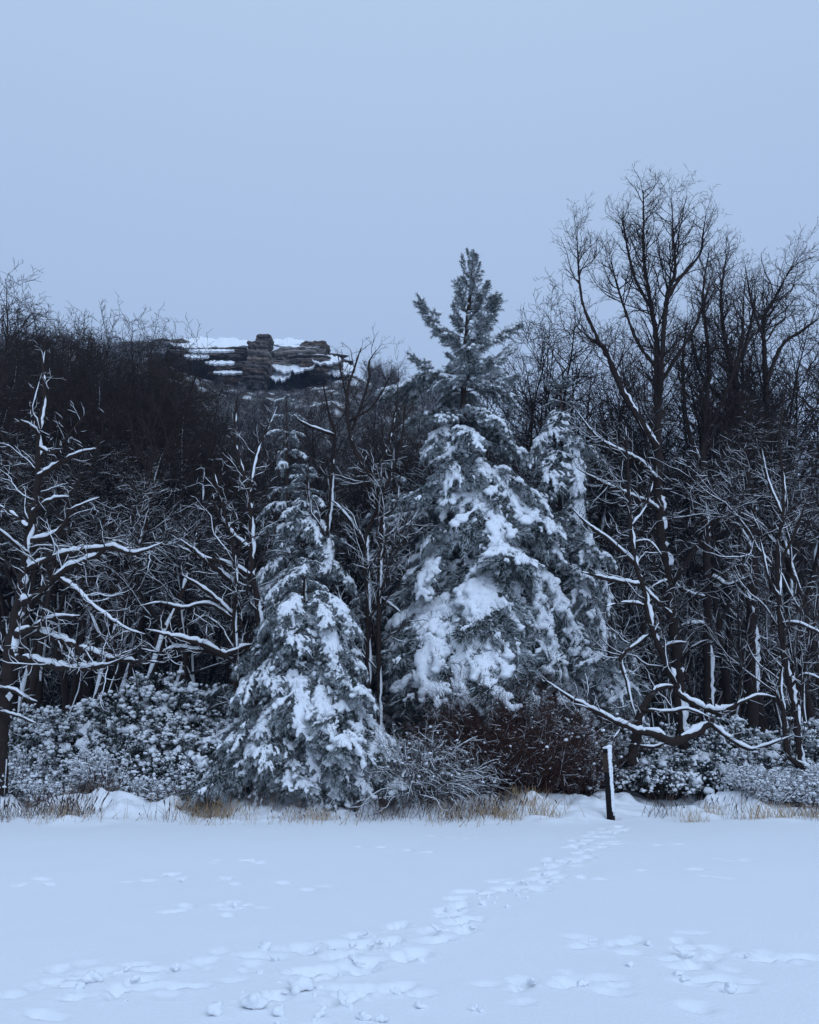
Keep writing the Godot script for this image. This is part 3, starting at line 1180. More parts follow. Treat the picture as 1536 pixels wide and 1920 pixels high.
		var a := trunk_at(c, at(573, q[0], 21.6).y - base.y)
		rng.seed = int(q[1] * 5 + q[2])
		set_bough(t, heavy[rng.randi() % 4] if rng.randf() < 0.75 else light[rng.randi() % 3], a, at(q[1], q[2], q[3]) - base, rng.randf_range(0.9, 1.3), rng.randfn() * 0.12)
	whorls(t, c, 0.75, 5.4, 0.55, [[0.0, 1.9, 0.12], [0.35, 1.9, 0.4], [0.75, 1.1, 0.4], [1.0, 0.35, 0.0]], mixed + [heavy[2]], 6, 205)

	# the one behind it
	base = at(585, 1470, 24.5)
	base.y = height(base.x, base.z)
	t = thing("snowy_pine", "middle sized pine rising directly behind the broad low pine", "pine tree", base)
	c = pine_trunk(t, [[585, 1485, 9], [582, 1100, 6], [576, 892, 2]], 24.5, 24.5, base)
	for q in [[920, 550, 975, 23.9], [940, 515, 1000, 23.8], [930, 610, 930, 24.2], [960, 650, 1025, 23.9], [960, 590, 985, 23.6], [1010, 480, 1060, 24.2], [1030, 665, 1075, 24.0]]:
		var a := trunk_at(c, at(580, q[0], 24.5).y - base.y)
		rng.seed = int(q[1] * 5 + q[2])
		set_bough(t, heavy[rng.randi() % 4] if rng.randf() < 0.75 else light[rng.randi() % 3], a, at(q[1], q[2], q[3]) - base, rng.randf_range(0.9, 1.2), rng.randfn() * 0.12)
	whorls(t, c, 2.4, 8.9, 0.62, [[0.0, 2.0, 0.3], [0.5, 1.4, 0.3], [1.0, 0.3, 0.0]], mixed, 5, 206)

	# thin ones farther in
	var spots := [[538, 742, 25.6, 3.4, "thin pale pine behind the middle sized pine, its top below the rock ledge"], [738, 840, 27.0, 3.6, "small pine half hidden behind the left side of the tallest pine"], [700, 1060, 26.0, 4.5, "lowest small pine in the gap between the tall pine and the broad low pine"], [960, 1000, 29.0, 6.0, "pine hidden deep between the tallest pine and its slimmer neighbour"], [445, 1190, 24.0, 3.2, "little pine at the left shoulder of the broad low pine"]]
	for k in spots.size():
		var s: Array = spots[k]
		base = at(s[0], 1470, s[2])
		base.y = height(base.x, base.z)
		t = thing("small_pine", s[4], "pine tree", base)
		c = pine_trunk(t, [[s[0], 1480, 6], [s[0], (1480 + s[1]) / 2.0, 4], [s[0], s[1], 1]], s[2], s[2], base)
		var tall := at(s[0], s[1], s[2]).y - base.y
		whorls(t, c, tall * 0.15, tall, 0.55, [[0.0, s[3] * 0.42, 0.3], [0.5, s[3] * 0.32, 0.3], [1.0, 0.25, -0.2]], heavy + [light[0]], 5, 220 + k)


# ---------------------------------------------------------------- bare trees on the left and in the middle
func build_left_trees() -> void:
	rng.seed = 41
	var d := 20.8
	drawn_tree("bare_tree", "leaning dark tree at the left edge with thick snow along its arching limbs", "bare tree", "",
		[{"p": [[3, 1425, 11], [14, 1262, 12], [25, 1193, 12], [38, 1120, 10], [50, 1027, 8], [62, 960, 7], [70, 920, 6], [73, 860, 6], [74, 810, 5], [84, 740, 3.5], [80, 680, 2.5], [88, 640, 1.2]], "d": [d, d + 0.6], "root": true}],
		[
			{"p": [[53, 1067, 5], [107, 1043, 5], [160, 1032, 4.5], [213, 1028, 4.5], [253, 1038, 4], [307, 1017, 2]], "d": [d, d - 1.2]},
			{"p": [[38, 1133, 8], [63, 1120, 8], [97, 1090, 7.5], [133, 1063, 6.5], [180, 1043, 5], [200, 1023, 4], [233, 980, 2]], "d": [d, d - 0.8]},
			{"p": [[113, 1088, 4], [140, 1103, 4], [157, 1120, 3.5], [187, 1147, 3], [233, 1177, 2.5], [273, 1190, 1.5]], "d": [d - 0.4, d - 1.6]},
			{"p": [[28, 1192, 7], [67, 1187, 6.5], [110, 1200, 6.5], [150, 1217, 6], [200, 1233, 5], [253, 1240, 4], [310, 1243, 2]], "d": [d, d - 1.8]},
			{"p": [[27, 1233, 6.5], [67, 1240, 6], [110, 1252, 6], [160, 1253, 5], [200, 1247, 4], [240, 1231, 2]], "d": [d, d - 2.0]},
			{"p": [[30, 1190, 6], [57, 1180, 5.5], [100, 1160, 4.5], [150, 1155, 2]], "d": [d, d - 1.2]},
			{"p": [[-30, 1290, 3], [20, 1293, 3], [50, 1310, 3], [70, 1316, 1.5]], "d": [d, d - 0.9]},
			{"p": [[-20, 1330, 2.5], [33, 1343, 2.5], [67, 1357, 1.5]], "d": [d, d - 1.0]},
			{"p": [[60, 1014, 5.5], [97, 1005, 5], [123, 980, 4], [133, 957, 3], [187, 933, 1.5]], "d": [d, d - 0.9]},
			{"p": [[60, 960, 4], [97, 937, 3.5], [130, 932, 2]], "d": [d, d - 0.5]},
			{"p": [[72, 895, 5], [113, 868, 4.5], [150, 850, 4], [180, 842, 2]], "d": [d, d - 0.7]},
			{"p": [[50, 990, 4], [25, 965, 3], [-10, 945, 2]], "d": [d, d + 0.7]},
			{"p": [[72, 815, 4], [58, 800, 3.5], [38, 788, 2.5]], "d": [d, d - 0.5]},
			{"p": [[74, 808, 3.5], [66, 785, 3], [60, 765, 2], [78, 700, 1.2]], "d": [d, d - 0.6]},
			{"p": [[74, 840, 3.5], [103, 850, 3], [125, 820, 2], [175, 760, 1.5]], "d": [d, d - 0.6]},
			{"p": [[52, 1040, 4], [10, 1005, 3], [-40, 960, 2]], "d": [d, d - 1.4]},
		], spec({"seg": 0.10, "per_m": [1.6, 3.4, 5.0], "up": 0.03, "wob": 0.24, "amount": 1.1, "top": 13.0, "long": 2.0}), 1.0, 2.3, [3, 1440, d])

	var e := 22.5
	drawn_tree("bare_tree", "forked bare tree left of the broad low pine, snowy limbs reaching left", "bare tree", "",
		[{"p": [[478, 1420, 7], [486, 1195, 6], [482, 1125, 6], [472, 1080, 6], [472, 1027, 5.5], [468, 943, 5], [457, 893, 4], [440, 820, 3], [446, 740, 1.5]], "d": [e, e], "root": true},
		{"p": [[448, 1420, 5], [440, 1167, 4], [443, 1100, 4], [436, 1020, 3], [420, 960, 2.5], [400, 880, 1.5]], "d": [e - 0.2, e - 0.6]}],
		[
			{"p": [[470, 1080, 5], [423, 1057, 4.5], [370, 1043, 4], [333, 1023, 2]], "d": [e, e - 1.2]},
			{"p": [[440, 1095, 5], [400, 1063, 4], [360, 1030, 3], [335, 1010, 1.5]], "d": [e, e - 1.6]},
			{"p": [[425, 1231, 6], [373, 1207, 5.5], [327, 1195, 4.5], [273, 1180, 2]], "d": [e - 0.4, e - 1.6]},
			{"p": [[425, 1228, 5], [333, 1215, 4], [300, 1224, 3], [265, 1217, 1.5]], "d": [e - 0.4, e - 1.8]},
			{"p": [[442, 1165, 4], [390, 1133, 3.5], [340, 1140, 3], [300, 1130, 2], [262, 1137, 1]], "d": [e, e - 1.2]},
			{"p": [[443, 1160, 4], [393, 1113, 3.5], [340, 1077, 2]], "d": [e, e - 0.9]},
			{"p": [[467, 1030, 4.5], [437, 1003, 4], [410, 963, 3], [398, 925, 1.5]], "d": [e, e - 0.6]},
			{"p": [[466, 930, 3.5], [480, 853, 3], [502, 805, 2], [520, 760, 1.2]], "d": [e, e + 0.4]},
			{"p": [[425, 1228, 4], [455, 1215, 3.5], [475, 1208, 2]], "d": [e - 0.4, e - 0.6]},
		], spec({"seg": 0.10, "per_m": [2.0, 3.4, 5.0], "up": 0.05, "wob": 0.22, "amount": 1.0, "top": 12.0, "long": 2.2}), 0.9, 2.0, [478, 1450, e])

	var f := 23.6
	drawn_tree("bare_tree", "slim crooked double stemmed tree in the gap left of the tallest pine", "bare tree", "",
		[{"p": [[690, 1420, 5], [690, 1147, 5], [687, 1070, 5], [687, 1010, 5], [705, 960, 3.5], [730, 900, 3], [752, 830, 2.5], [760, 760, 1.5]], "d": [f, f], "root": true},
		{"p": [[712, 1420, 5], [710, 1167, 4.5], [712, 1060, 4.5], [717, 977, 4.5], [707, 937, 4.5], [695, 893, 4], [677, 867, 4], [660, 830, 4], [650, 773, 3], [653, 727, 3], [665, 690, 2], [677, 653, 1]], "d": [f - 0.3, f]},
		{"p": [[613, 1080, 4], [614, 1003, 4], [620, 943, 4], [623, 877, 3.5], [627, 813, 3], [618, 780, 2.5], [606, 720, 1.2]], "d": [f + 0.5, f + 0.8]}],
		[
			{"p": [[686, 1020, 4], [655, 975, 3.5], [630, 945, 3], [622, 940, 2]], "d": [f, f + 0.4]},
			{"p": [[655, 822, 3], [690, 720, 2.5], [693, 677, 2], [717, 645, 1]], "d": [f, f + 0.6], "amount": 0.4},
			{"p": [[627, 815, 3], [590, 803, 3], [563, 790, 2.5], [548, 775, 1.2]], "d": [f + 0.4, f - 0.2]},
			{"p": [[696, 895, 3], [722, 850, 2.5], [742, 770, 2], [748, 690, 1]], "d": [f, f + 0.4], "amount": 0.6},
			{"p": [[712, 1050, 3], [745, 1000, 2.5], [765, 985, 1.5]], "d": [f, f - 0.7]},
			{"p": [[712, 1120, 3], [740, 1140, 2.5], [752, 1150, 1.5]], "d": [f, f - 0.6]},
			{"p": [[654, 760, 2.5], [640, 700, 2], [632, 655, 1]], "d": [f, f + 0.4], "amount": 0.2},
			{"p": [[650, 790, 2.5], [700, 760, 2], [740, 690, 1]], "d": [f, f - 0.4], "amount": 0.3},
		], spec({"seg": 0.12, "per_m": [2.4, 4.0, 6.0], "up": 0.08, "wob": 0.20, "amount": 0.9, "top": 11.0, "long": 2.2}), 0.9, 1.5, [700, 1450, f])


# ---------------------------------------------------------------- bare trees on the right
func build_right_trees() -> void:
	rng.seed = 51
	var d := 26.0
	drawn_tree("bare_tree", "tallest bare tree, right of the pines, its twin leaders reaching highest into the sky", "bare tree", "",
		[{"p": [[1276, 1430, 10], [1271, 1243, 10], [1257, 1137, 9], [1252, 1077, 9], [1241, 1020, 9], [1236, 940, 9], [1234, 852, 8.5], [1232, 723, 7], [1231, 640, 5.5], [1221, 573, 4.5], [1208, 490, 3.5], [1207, 407, 2.2], [1206, 357, 1]], "d": [d, d], "root": true}],
		[
			{"p": [[1234, 800, 6], [1240, 690, 5], [1251, 557, 4.5], [1266, 510, 3.5], [1262, 440, 2.5], [1259, 357, 1]], "d": [d, d - 1.0], "level": 0, "amount": 0.3},
			{"p": [[1252, 560, 4], [1271, 527, 3.5], [1297, 497, 3], [1314, 473, 2.5], [1319, 433, 1.8], [1326, 392, 0.8]], "d": [d - 0.8, d - 1.4], "level": 0, "amount": 0.2},
			{"p": [[1234, 842, 7.5], [1224, 827, 7], [1171, 740, 6.5], [1134, 657, 5.5], [1104, 633, 4], [1077, 607, 2]], "d": [d, d - 1.2], "level": 0, "amount": 0.7},
			{"p": [[1128, 650, 3.5], [1100, 590, 3], [1088, 540, 2.5], [1081, 425, 1]], "d": [d - 1.0, d - 0.4], "level": 0, "amount": 0.2},
			{"p": [[1222, 580, 3.5], [1190, 520, 3], [1172, 440, 2], [1168, 398, 1]], "d": [d, d + 0.8], "level": 0, "amount": 0.2},
			{"p": [[1232, 730, 4.5], [1262, 680, 4], [1300, 620, 3], [1322, 560, 2], [1340, 490, 1]], "d": [d, d - 1.2], "level": 0, "amount": 0.3},
			{"p": [[1231, 690, 4], [1195, 640, 3.5], [1165, 560, 2.5], [1140, 470, 1]], "d": [d, d + 1.0], "level": 0, "amount": 0.2},
			{"p": [[1236, 905, 5], [1200, 866, 4.5], [1177, 853, 4], [1120, 820, 3], [1074, 760, 1.5]], "d": [d, d - 1.8], "amount": 1.6},
			{"p": [[1236, 960, 5], [1213, 943, 4.5], [1167, 923, 4], [1120, 900, 3], [1080, 877, 1.5]], "d": [d, d - 2.2], "amount": 1.8},
			{"p": [[1258, 1100, 5], [1277, 1070, 5], [1310, 1020, 4.5], [1351, 967, 3.5], [1385, 900, 2]], "d": [d, d - 1.4], "level": 0, "amount": 1.0},
			{"p": [[1272, 1245, 4], [1300, 1215, 3], [1330, 1200, 2]], "d": [d, d - 1.0]},
		], spec({"from": [0.52, 0.15, 0.12], "seg": 0.14, "per_m": [5.0, 5.2, 8.5], "up": 0.07, "wob": 0.15, "amount": 0.8, "top": 13.0, "long": 2.6, "gaps": 0.25}), 1.0, 1.2, [1277, 1450, d])

	rng.seed = 52
	var e := 28.0
	drawn_tree("bare_tree", "stout dark trunk at far right forking into wide crooked limbs", "bare tree", "",
		[{"p": [[1412, 1430, 10], [1410, 1200, 10], [1412, 1050, 9], [1408, 940, 9], [1393, 840, 8.5], [1387, 773, 7.5], [1376, 707, 6], [1360, 640, 4.5], [1352, 560, 3], [1362, 480, 1]], "d": [e, e], "root": true}],
		[
			{"p": [[1404, 900, 7], [1437, 823, 6.5], [1434, 673, 5], [1432, 600, 4], [1454, 557, 3], [1484, 500, 2], [1500, 468, 1]], "d": [e, e - 1.0], "level": 0, "amount": 0.4},
			{"p": [[1436, 720, 4.5], [1467, 647, 4], [1500, 623, 3.5], [1545, 590, 2]], "d": [e - 0.6, e - 1.4], "level": 0, "amount": 0.3},
			{"p": [[1388, 780, 4.5], [1345, 740, 4], [1310, 690, 3], [1292, 600, 1.5]], "d": [e, e - 1.0], "level": 0, "amount": 0.3},
			{"p": [[1434, 640, 3], [1410, 570, 2.5], [1398, 500, 1]], "d": [e - 0.8, e - 0.2], "level": 0, "amount": 0.2},
			{"p": [[1412, 1035, 5], [1440, 1000, 4.5], [1475, 965, 3], [1530, 915, 2]], "d": [e, e - 1.4], "amount": 1.6},
			{"p": [[1410, 1040, 5], [1385, 990, 4.5], [1355, 970, 3.5], [1330, 920, 2]], "d": [e, e - 0.8], "amount": 1.4},
			{"p": [[1376, 710, 4], [1400, 640, 3], [1420, 540, 1.5]], "d": [e, e + 0.8], "level": 0, "amount": 0.2},
			{"p": [[1410, 1150, 4], [1388, 1075, 3.5], [1384, 1062, 3], [1400, 1062, 2.5], [1406, 1085, 1.5]], "d": [e - 0.4, e - 0.8], "amount": 1.6},
		], spec({"from": [0.52, 0.15, 0.12], "seg": 0.14, "per_m": [5.0, 5.2, 8.5], "up": 0.06, "wob": 0.18, "amount": 0.7, "top": 12.0, "long": 2.6, "gaps": 0.25}), 0.9, 1.1, [1412, 1450, e])

	rng.seed = 53
	var g := 27.0
	drawn_tree("bare_tree", "dark bare tree between the tallest bare tree and the stout trunk at far right", "bare tree", "",
		[{"p": [[1330, 1430, 8], [1327, 1250, 8], [1325, 1030, 7], [1318, 900, 6], [1322, 780, 5], [1330, 680, 4], [1318, 560, 2.5], [1330, 470, 1]], "d": [g, g], "root": true}],
		[
			{"p": [[1322, 1110, 5], [1340, 1085, 4.5], [1365, 1098, 3.5], [1405, 1080, 1.5]], "d": [g, g - 1.2], "amount": 1.6},
			{"p": [[1322, 1120, 4], [1290, 1112, 4], [1250, 1090, 3], [1215, 1105, 1.5]], "d": [g, g - 1.6], "amount": 1.6},
			{"p": [[1318, 880, 4.5], [1290, 800, 4], [1280, 690, 3], [1290, 590, 1.5]], "d": [g, g + 0.8], "level": 0, "amount": 0.4},
			{"p": [[1322, 820, 4.5], [1360, 740, 4], [1390, 640, 3], [1395, 540, 1.5]], "d": [g, g - 0.8], "level": 0, "amount": 0.4},
			{"p": [[1322, 1170, 4], [1285, 1172, 4], [1255, 1195, 2]], "d": [g, g - 1.0], "amount": 1.8},
		], spec({"from": [0.5, 0.15, 0.12], "seg": 0.14, "per_m": [4.0, 5.0, 8.5], "up": 0.08, "wob": 0.16, "amount": 0.7, "top": 12.0, "long": 2.4, "gaps": 0.25}), 0.9, 1.2, [1330, 1450, g])

	rng.seed = 54
	var h := 22.6
	drawn_tree("bare_tree", "thin snow streaked tree leaning left in front of the tallest bare tree", "bare tree", "",
		[{"p": [[1285, 1430, 8], [1271, 1307, 7], [1264, 1277, 6.5], [1237, 1217, 6], [1217, 1160, 5], [1207, 1103, 4.5], [1191, 1053, 4], [1181, 960, 3.5], [1178, 880, 2.5], [1172, 800, 1.2]], "d": [h, h - 0.4], "root": true}],
		[
			{"p": [[1190, 1058, 4], [1145, 1015, 3.5], [1101, 983, 2.5], [1070, 950, 1.5]], "d": [h - 0.2, h - 1.4]},
			{"p": [[1201, 1097, 4], [1144, 1087, 3.5], [1091, 1073, 2]], "d": [h - 0.2, h - 1.2]},
			{"p": [[1207, 1135, 3], [1174, 1130, 3], [1137, 1137, 1.5]], "d": [h - 0.2, h - 1.0]},
			{"p": [[1217, 1190, 4], [1191, 1210, 3.5], [1164, 1233, 3], [1174, 1277, 2.5], [1184, 1320, 2], [1201, 1367, 1.5]], "d": [h, h - 0.8]},
			{"p": [[1207, 1103, 4], [1235, 1130, 3], [1260, 1150, 1.5]], "d": [h, h - 0.5]},
			{"p": [[1187, 1020, 3], [1215, 1015, 2.5], [1240, 1040, 1.5]], "d": [h, h - 0.5]},
			{"p": [[1240, 1220, 4], [1262, 1208, 3], [1290, 1205, 2]], "d": [h, h - 0.5]},
			{"p": [[1184, 985, 3], [1210, 950, 2.5], [1225, 900, 1.5]], "d": [h, h + 0.5]},
		], spec({"seg": 0.10, "per_m": [2.0, 3.4, 5.0], "up": 0.04, "wob": 0.22, "amount": 0.9, "top": 11.0, "long": 1.8}), 1.5, 1.9, [1285, 1445, h])

	rng.seed = 55
	var k := 21.4
	drawn_tree("fallen_tree", "sagging snow covered trunk lying low behind the wooden post, its branch arching left", "fallen tree", "",
		[{"p": [[1184, 1432, 9], [1192, 1385, 9], [1204, 1330, 7], [1231, 1293, 5], [1262, 1288, 3]], "d": [k + 0.3, k + 0.3]},
		{"p": [[1205, 1372, 6], [1230, 1377, 7], [1257, 1390, 8], [1287, 1383, 8], [1312, 1368, 7.5], [1334, 1353, 7]], "d": [k, k]}],
		[
			{"p": [[1210, 1374, 5], [1184, 1366, 5], [1124, 1337, 4], [1067, 1307, 3], [1024, 1277, 2]], "d": [k, k - 0.8]},
			{"p": [[1190, 1370, 3.5], [1172, 1362, 3], [1150, 1384, 1.5]], "d": [k, k - 0.4]},
			{"p": [[1271, 1300, 5], [1307, 1323, 6], [1351, 1335, 6], [1384, 1320, 5], [1401, 1310, 4]], "d": [k + 0.6, k + 0.2]},
			{"p": [[1330, 1356, 4], [1372, 1388, 3.5], [1410, 1405, 3], [1452, 1392, 2.5], [1490, 1378, 1.5]], "d": [k, k - 0.6]},
			{"p": [[1384, 1320, 3], [1420, 1305, 2.5], [1455, 1308, 1.5]], "d": [k, k]},
			{"p": [[1204, 1330, 3], [1250, 1335, 3], [1290, 1330, 2], [1330, 1345, 1.5]], "d": [k + 0.2, k - 0.2]},
			{"p": [[1200, 1400, 2.5], [1235, 1400, 2.5], [1252, 1388, 1.5]], "d": [k - 0.2, k - 0.4]},
		], spec({"seg": 0.10, "per_m": [1.6, 3.6, 5.5], "up": 0.03, "wob": 0.20, "amount": 1.2, "top": 12.0, "long": 1.2}), 2.0, 2.0, [1184, 1440, k + 0.3])

	rng.seed = 56
	var l := 22.0
	drawn_tree("bare_tree", "crooked leaning trunk in the lower right corner of the wood", "bare tree", "",
		[{"p": [[1500, 1440, 6], [1494, 1360, 6], [1482, 1290, 6], [1470, 1230, 5.5], [1462, 1150, 5], [1458, 1040, 4], [1470, 930, 3], [1462, 820, 2], [1475, 720, 1]], "d": [l, l], "root": true},
		{"p": [[1560, 1475, 6], [1510, 1440, 6], [1480, 1420, 5], [1473, 1380, 4.5], [1468, 1330, 4], [1462, 1290, 3], [1466, 1250, 2]], "d": [l - 0.6, l - 0.6]}],
		[
			{"p": [[1466, 1170, 3.5], [1500, 1170, 3], [1550, 1195, 2]], "d": [l, l - 0.6]},
			{"p": [[1480, 1290, 3], [1510, 1265, 3], [1550, 1280, 2]], "d": [l, l - 0.6]},
			{"p": [[1460, 1060, 3], [1490, 1000, 2.5], [1515, 930, 1.5]], "d": [l, l - 0.6]},
			{"p": [[1461, 1120, 3], [1440, 1080, 2.5], [1425, 1010, 1.5]], "d": [l, l - 0.6]},
			{"p": [[1464, 960, 2.5], [1440, 900, 2], [1428, 840, 1.2]], "d": [l, l + 0.6]},
		], spec({"seg": 0.10, "per_m": [2.2, 3.4, 5.0], "up": 0.05, "wob": 0.18, "amount": 1.0, "top": 10.0, "long": 1.8}), 1.3, 1.6, [1500, 1455, l])


# ---------------------------------------------------------------- the wood behind
func build_background() -> void:
	rng.seed = 61
	var kinds := []
	var G := "bare trees of the wood behind the first row"
	for k in 6:
		rng.seed = 610 + k
		var o := spec({"from": [0.46, 0.15, 0.12], "per_m": [3.3, 4.6, 7.5], "up": 0.03, "wob": 0.18, "amount": 0.75, "top": 10.0, "long": 3.0, "gaps": 0.2, "min_len": 0.2, "twig": 0.0058, "dusted": 0.7})
		kinds.append(grown_tree("wood_tree", "bare dark tree of the dense wood on the slope", "bare tree", G, [12.0, 13.5, 11.0, 14.0, 10.0, 12.5][k], [0.13, 0.17, 0.11, 0.16, 0.10, 0.14][k], [4, 5, 3, 5, 3, 4][k], o))
	var slim := []
	var G2 := "slim saplings standing close in the dark wood"
	for k in 4:
		rng.seed = 630 + k
		var o := spec({"levels": 2, "per_m": [2.6, 4.2, 5.0], "from": [0.42, 0.15, 0.1], "up": 0.09, "wob": 0.14, "amount": 1.0, "top": 9.0, "long": 1.6, "gaps": 0.25, "min_len": 0.22, "twig": 0.0055})
		slim.append(grown_tree("sapling", "slim dark sapling standing close with others in the wood", "sapling", G2, [6.5, 8.0, 5.5, 7.2][k], [0.045, 0.055, 0.04, 0.05][k], 1, o))
	rng.seed = 66
	var used := {}
	# the first trees of the wood: [photo x, skyline y, distance]
	var front := [[10, 510, 27], [60, 520, 29], [110, 560, 28], [165, 570, 30], [215, 565, 29], [255, 600, 31], [300, 680, 29], [140, 600, 26], [30, 560, 25], [240, 620, 26], [330, 715, 27], [400, 740, 30], [440, 745, 33], [590, 700, 30], [640, 665, 31], [690, 655, 33], [740, 660, 31], [770, 690, 35], [940, 560, 31], [985, 525, 33], [1030, 520, 34], [1075, 530, 33], [1120, 500, 33], [1345, 485, 31], [1385, 500, 30], [1440, 530, 31], [1490, 480, 33], [1530, 490, 30], [1545, 470, 27], [1160, 540, 29], [1290, 560, 32], [505, 790, 28], [890, 700, 33], [960, 560, 36], [1055, 560, 33], [1110, 560, 35], [1465, 500, 36], [20, 505, 33], [85, 535, 34], [135, 555, 33], [190, 560, 35], [-15, 500, 28], [1545, 500, 37], [620, 690, 36], [665, 660, 37], [715, 665, 36]]
	for k in 40:
		var px := -60.0 + 445.0 * pow((k + rng.randf() * 0.8) / 40.0, 1.25)
		front.append([px, 505.0 + 0.26 * px + 130.0 * smooth(235.0, 330.0, px) + rng.randf_range(0.0, 55.0), rng.randf_range(28.0, 42.0)])
	for k in 7:
		front.append([930.0 + 620.0 * (k + rng.randf()) / 7.0, rng.randf_range(500.0, 600.0), rng.randf_range(31.0, 40.0)])
	var n := 0
	var where := ["bare tree of the skyline above the snowy limbs on the left", "bare tree of the middle skyline between the rock ledge and the tallest pine", "bare tree of the skyline behind the tallest bare trees on the right"]
	for q in front:
		var p := at(q[0], 1400, q[2])
		p.y = height(p.x, p.z) - 0.05
		var want := at(q[0], q[1], q[2]).y - p.y
		var kk: int = n % 6
		var s := want / top_of(kinds[kk]) * (rng.randf_range(0.88, 0.97) if q[0] < 270.0 else rng.randf_range(0.80, 0.90) if q[0] < 900 else rng.randf_range(0.84, 0.94))
		var side := 0 if q[0] < 380 else 1 if q[0] < 900 else 2
		settle_as(kinds[kk], used, where[side], ["bare trees of the left skyline", "bare trees of the middle skyline", "bare trees of the right skyline"][side], p, rng.randf() * TAU, Vector3(s * 0.95, s, s * 0.95))
		n += 1
	# deeper in and up the slope
	var placed := 0
	while placed < 115:
		var d := 30.0 + 92.0 * pow(rng.randf(), 1.15)
		var half := d * 0.53
		var p := Vector3(rng.randf_range(-half, half), 0, -d)
		p.y = height(p.x, p.z) - 0.1
		var px := 768.0 + p.x / d * FPX
		var s := rng.randf_range(0.65, 0.95) * lerpf(1.0, 0.72, smooth(40.0, 110.0, d))
		var kk := rng.randi() % 6
		if py_of(p + Vector3(0, top_of(kinds[kk]) * s * 1.05, 0)) < (715.0 if px > 265.0 and px < 660.0 else 640.0):
			s *= 0.6
			if py_of(p + Vector3(0, top_of(kinds[kk]) * s * 1.05, 0)) < (715.0 if px > 265.0 and px < 660.0 else 620.0):
				placed += 1
				continue
		settle_as(kinds[kk], used, "bare dark tree of the dense wood on the slope", G, p, rng.randf() * TAU, Vector3(s, s * rng.randf_range(0.9, 1.1), s))
		placed += 1
	placed = 0
	while placed < 170:
		var d := 24.0 + 22.0 * pow(rng.randf(), 0.9)
		var half := d * 0.52
		var x := rng.randf_range(-half, half)
		if placed < 90:
			x = rng.randf_range(half * 0.42, half)
		var p := Vector3(x, 0, -d)
		p.y = height(p.x, p.z) - 0.05
		var s := rng.randf_range(0.75, 1.25)
		settle_as(slim[rng.randi() % 4], used, "slim sapling in the dark wood behind the tallest bare tree" if p.x > 3.0 else "slim sapling in the dark wood left of the tall pines", G2 + (" on the right" if p.x > 3.0 else " on the left"), p, rng.randf() * TAU, Vector3(s, s, s))
		placed += 1
	# brush that covers the slope, nobody could count it
	for k in 2:
		rng.seed = 670 + k
		var b := Buf.new()
		var sb := Buf.new()
		var o := spec({"wood": b, "snow": sb, "levels": 2, "per_m": [4.5, 5.0, 3.0], "up": 0.06, "wob": 0.16, "amount": 0.9, "top": 20.0, "long": 1.3, "gaps": 0.3, "min_len": 0.25, "twig": 0.008, "dusted": 0.6})
		for c in 7:
			var pts := bend(Vector3(rng.randfn() * 0.5, 0, rng.randfn() * 0.5), Vector3(rng.randfn() * 0.3, 1, rng.randfn() * 0.3).normalized(), rng.randf_range(2.2, 4.4), 7, 0.13, 0.05)
			var rad := taper(8, 0.032, 0.010)
			tube(b, pts, rad, 3, BARK)
			snow_on(sb, pts, rad, 0.9, 20.0, 3, 0.4)
			grow(o, pts, rad, 0)
		var mesh := ArrayMesh.new()
		surface(mesh, b, M.twig)
		surface(mesh, sb, M.snow)
		var mm := MultiMesh.new()
		mm.transform_format = MultiMesh.TRANSFORM_3D
		mm.mesh = mesh
		var spots := []
		var skipped := 0
		while spots.size() < 1500:
			var d := 34.0 + 96.0 * rng.randf()
			var half := d * 0.56
			var p := Vector3(rng.randf_range(-half, half), 0, -d)
			p.y = height(p.x, p.z) - 0.1
			var s := rng.randf_range(0.6, 1.2)
			var px := 768.0 + p.x / d * FPX
			if px > 255.0 and px < 690.0 and py_of(p + Vector3(0, 4.6 * s, 0)) < 720.0 - 10.0 * rng.randf():
				s *= 0.45
				if d > 114.0 or py_of(p + Vector3(0, 4.6 * s, 0)) < 702.0:
					skipped += 1
					if skipped < 4000:
						continue
					break
			spots.append(Transform3D(Basis(Vector3.UP, rng.randf() * TAU).scaled(Vector3(s, s * rng.randf_range(0.8, 1.3), s)), p))
		mm.instance_count = spots.size()
		for j in spots.size():
			mm.set_instance_transform(j, spots[j])
		var mi := MultiMeshInstance3D.new()
		mi.name = numbered("hillside_brush")
		mi.multimesh = mm
		add_child(mi)
		mi.set_meta("kind", "stuff")
		tag(mi, ["dense dark leafless brush covering the slope behind the trees", "taller leafless brush mixed through the slope behind the trees"][k], "brush")


func top_of(tree: Node3D) -> float:
	var top := 0.0
	for o in tree.get_children():
		top = maxf(top, o.mesh.get_aabb().end.y)
	return top


# the photograph's row at which a point appears
func py_of(p: Vector3) -> float:
	var e := p - Vector3(0, EYE, 0)
	var f := e.y * sin(PITCH) - e.z * cos(PITCH)
	return 960.0 - FPX * (e.y * cos(PITCH) + e.z * sin(PITCH)) / f


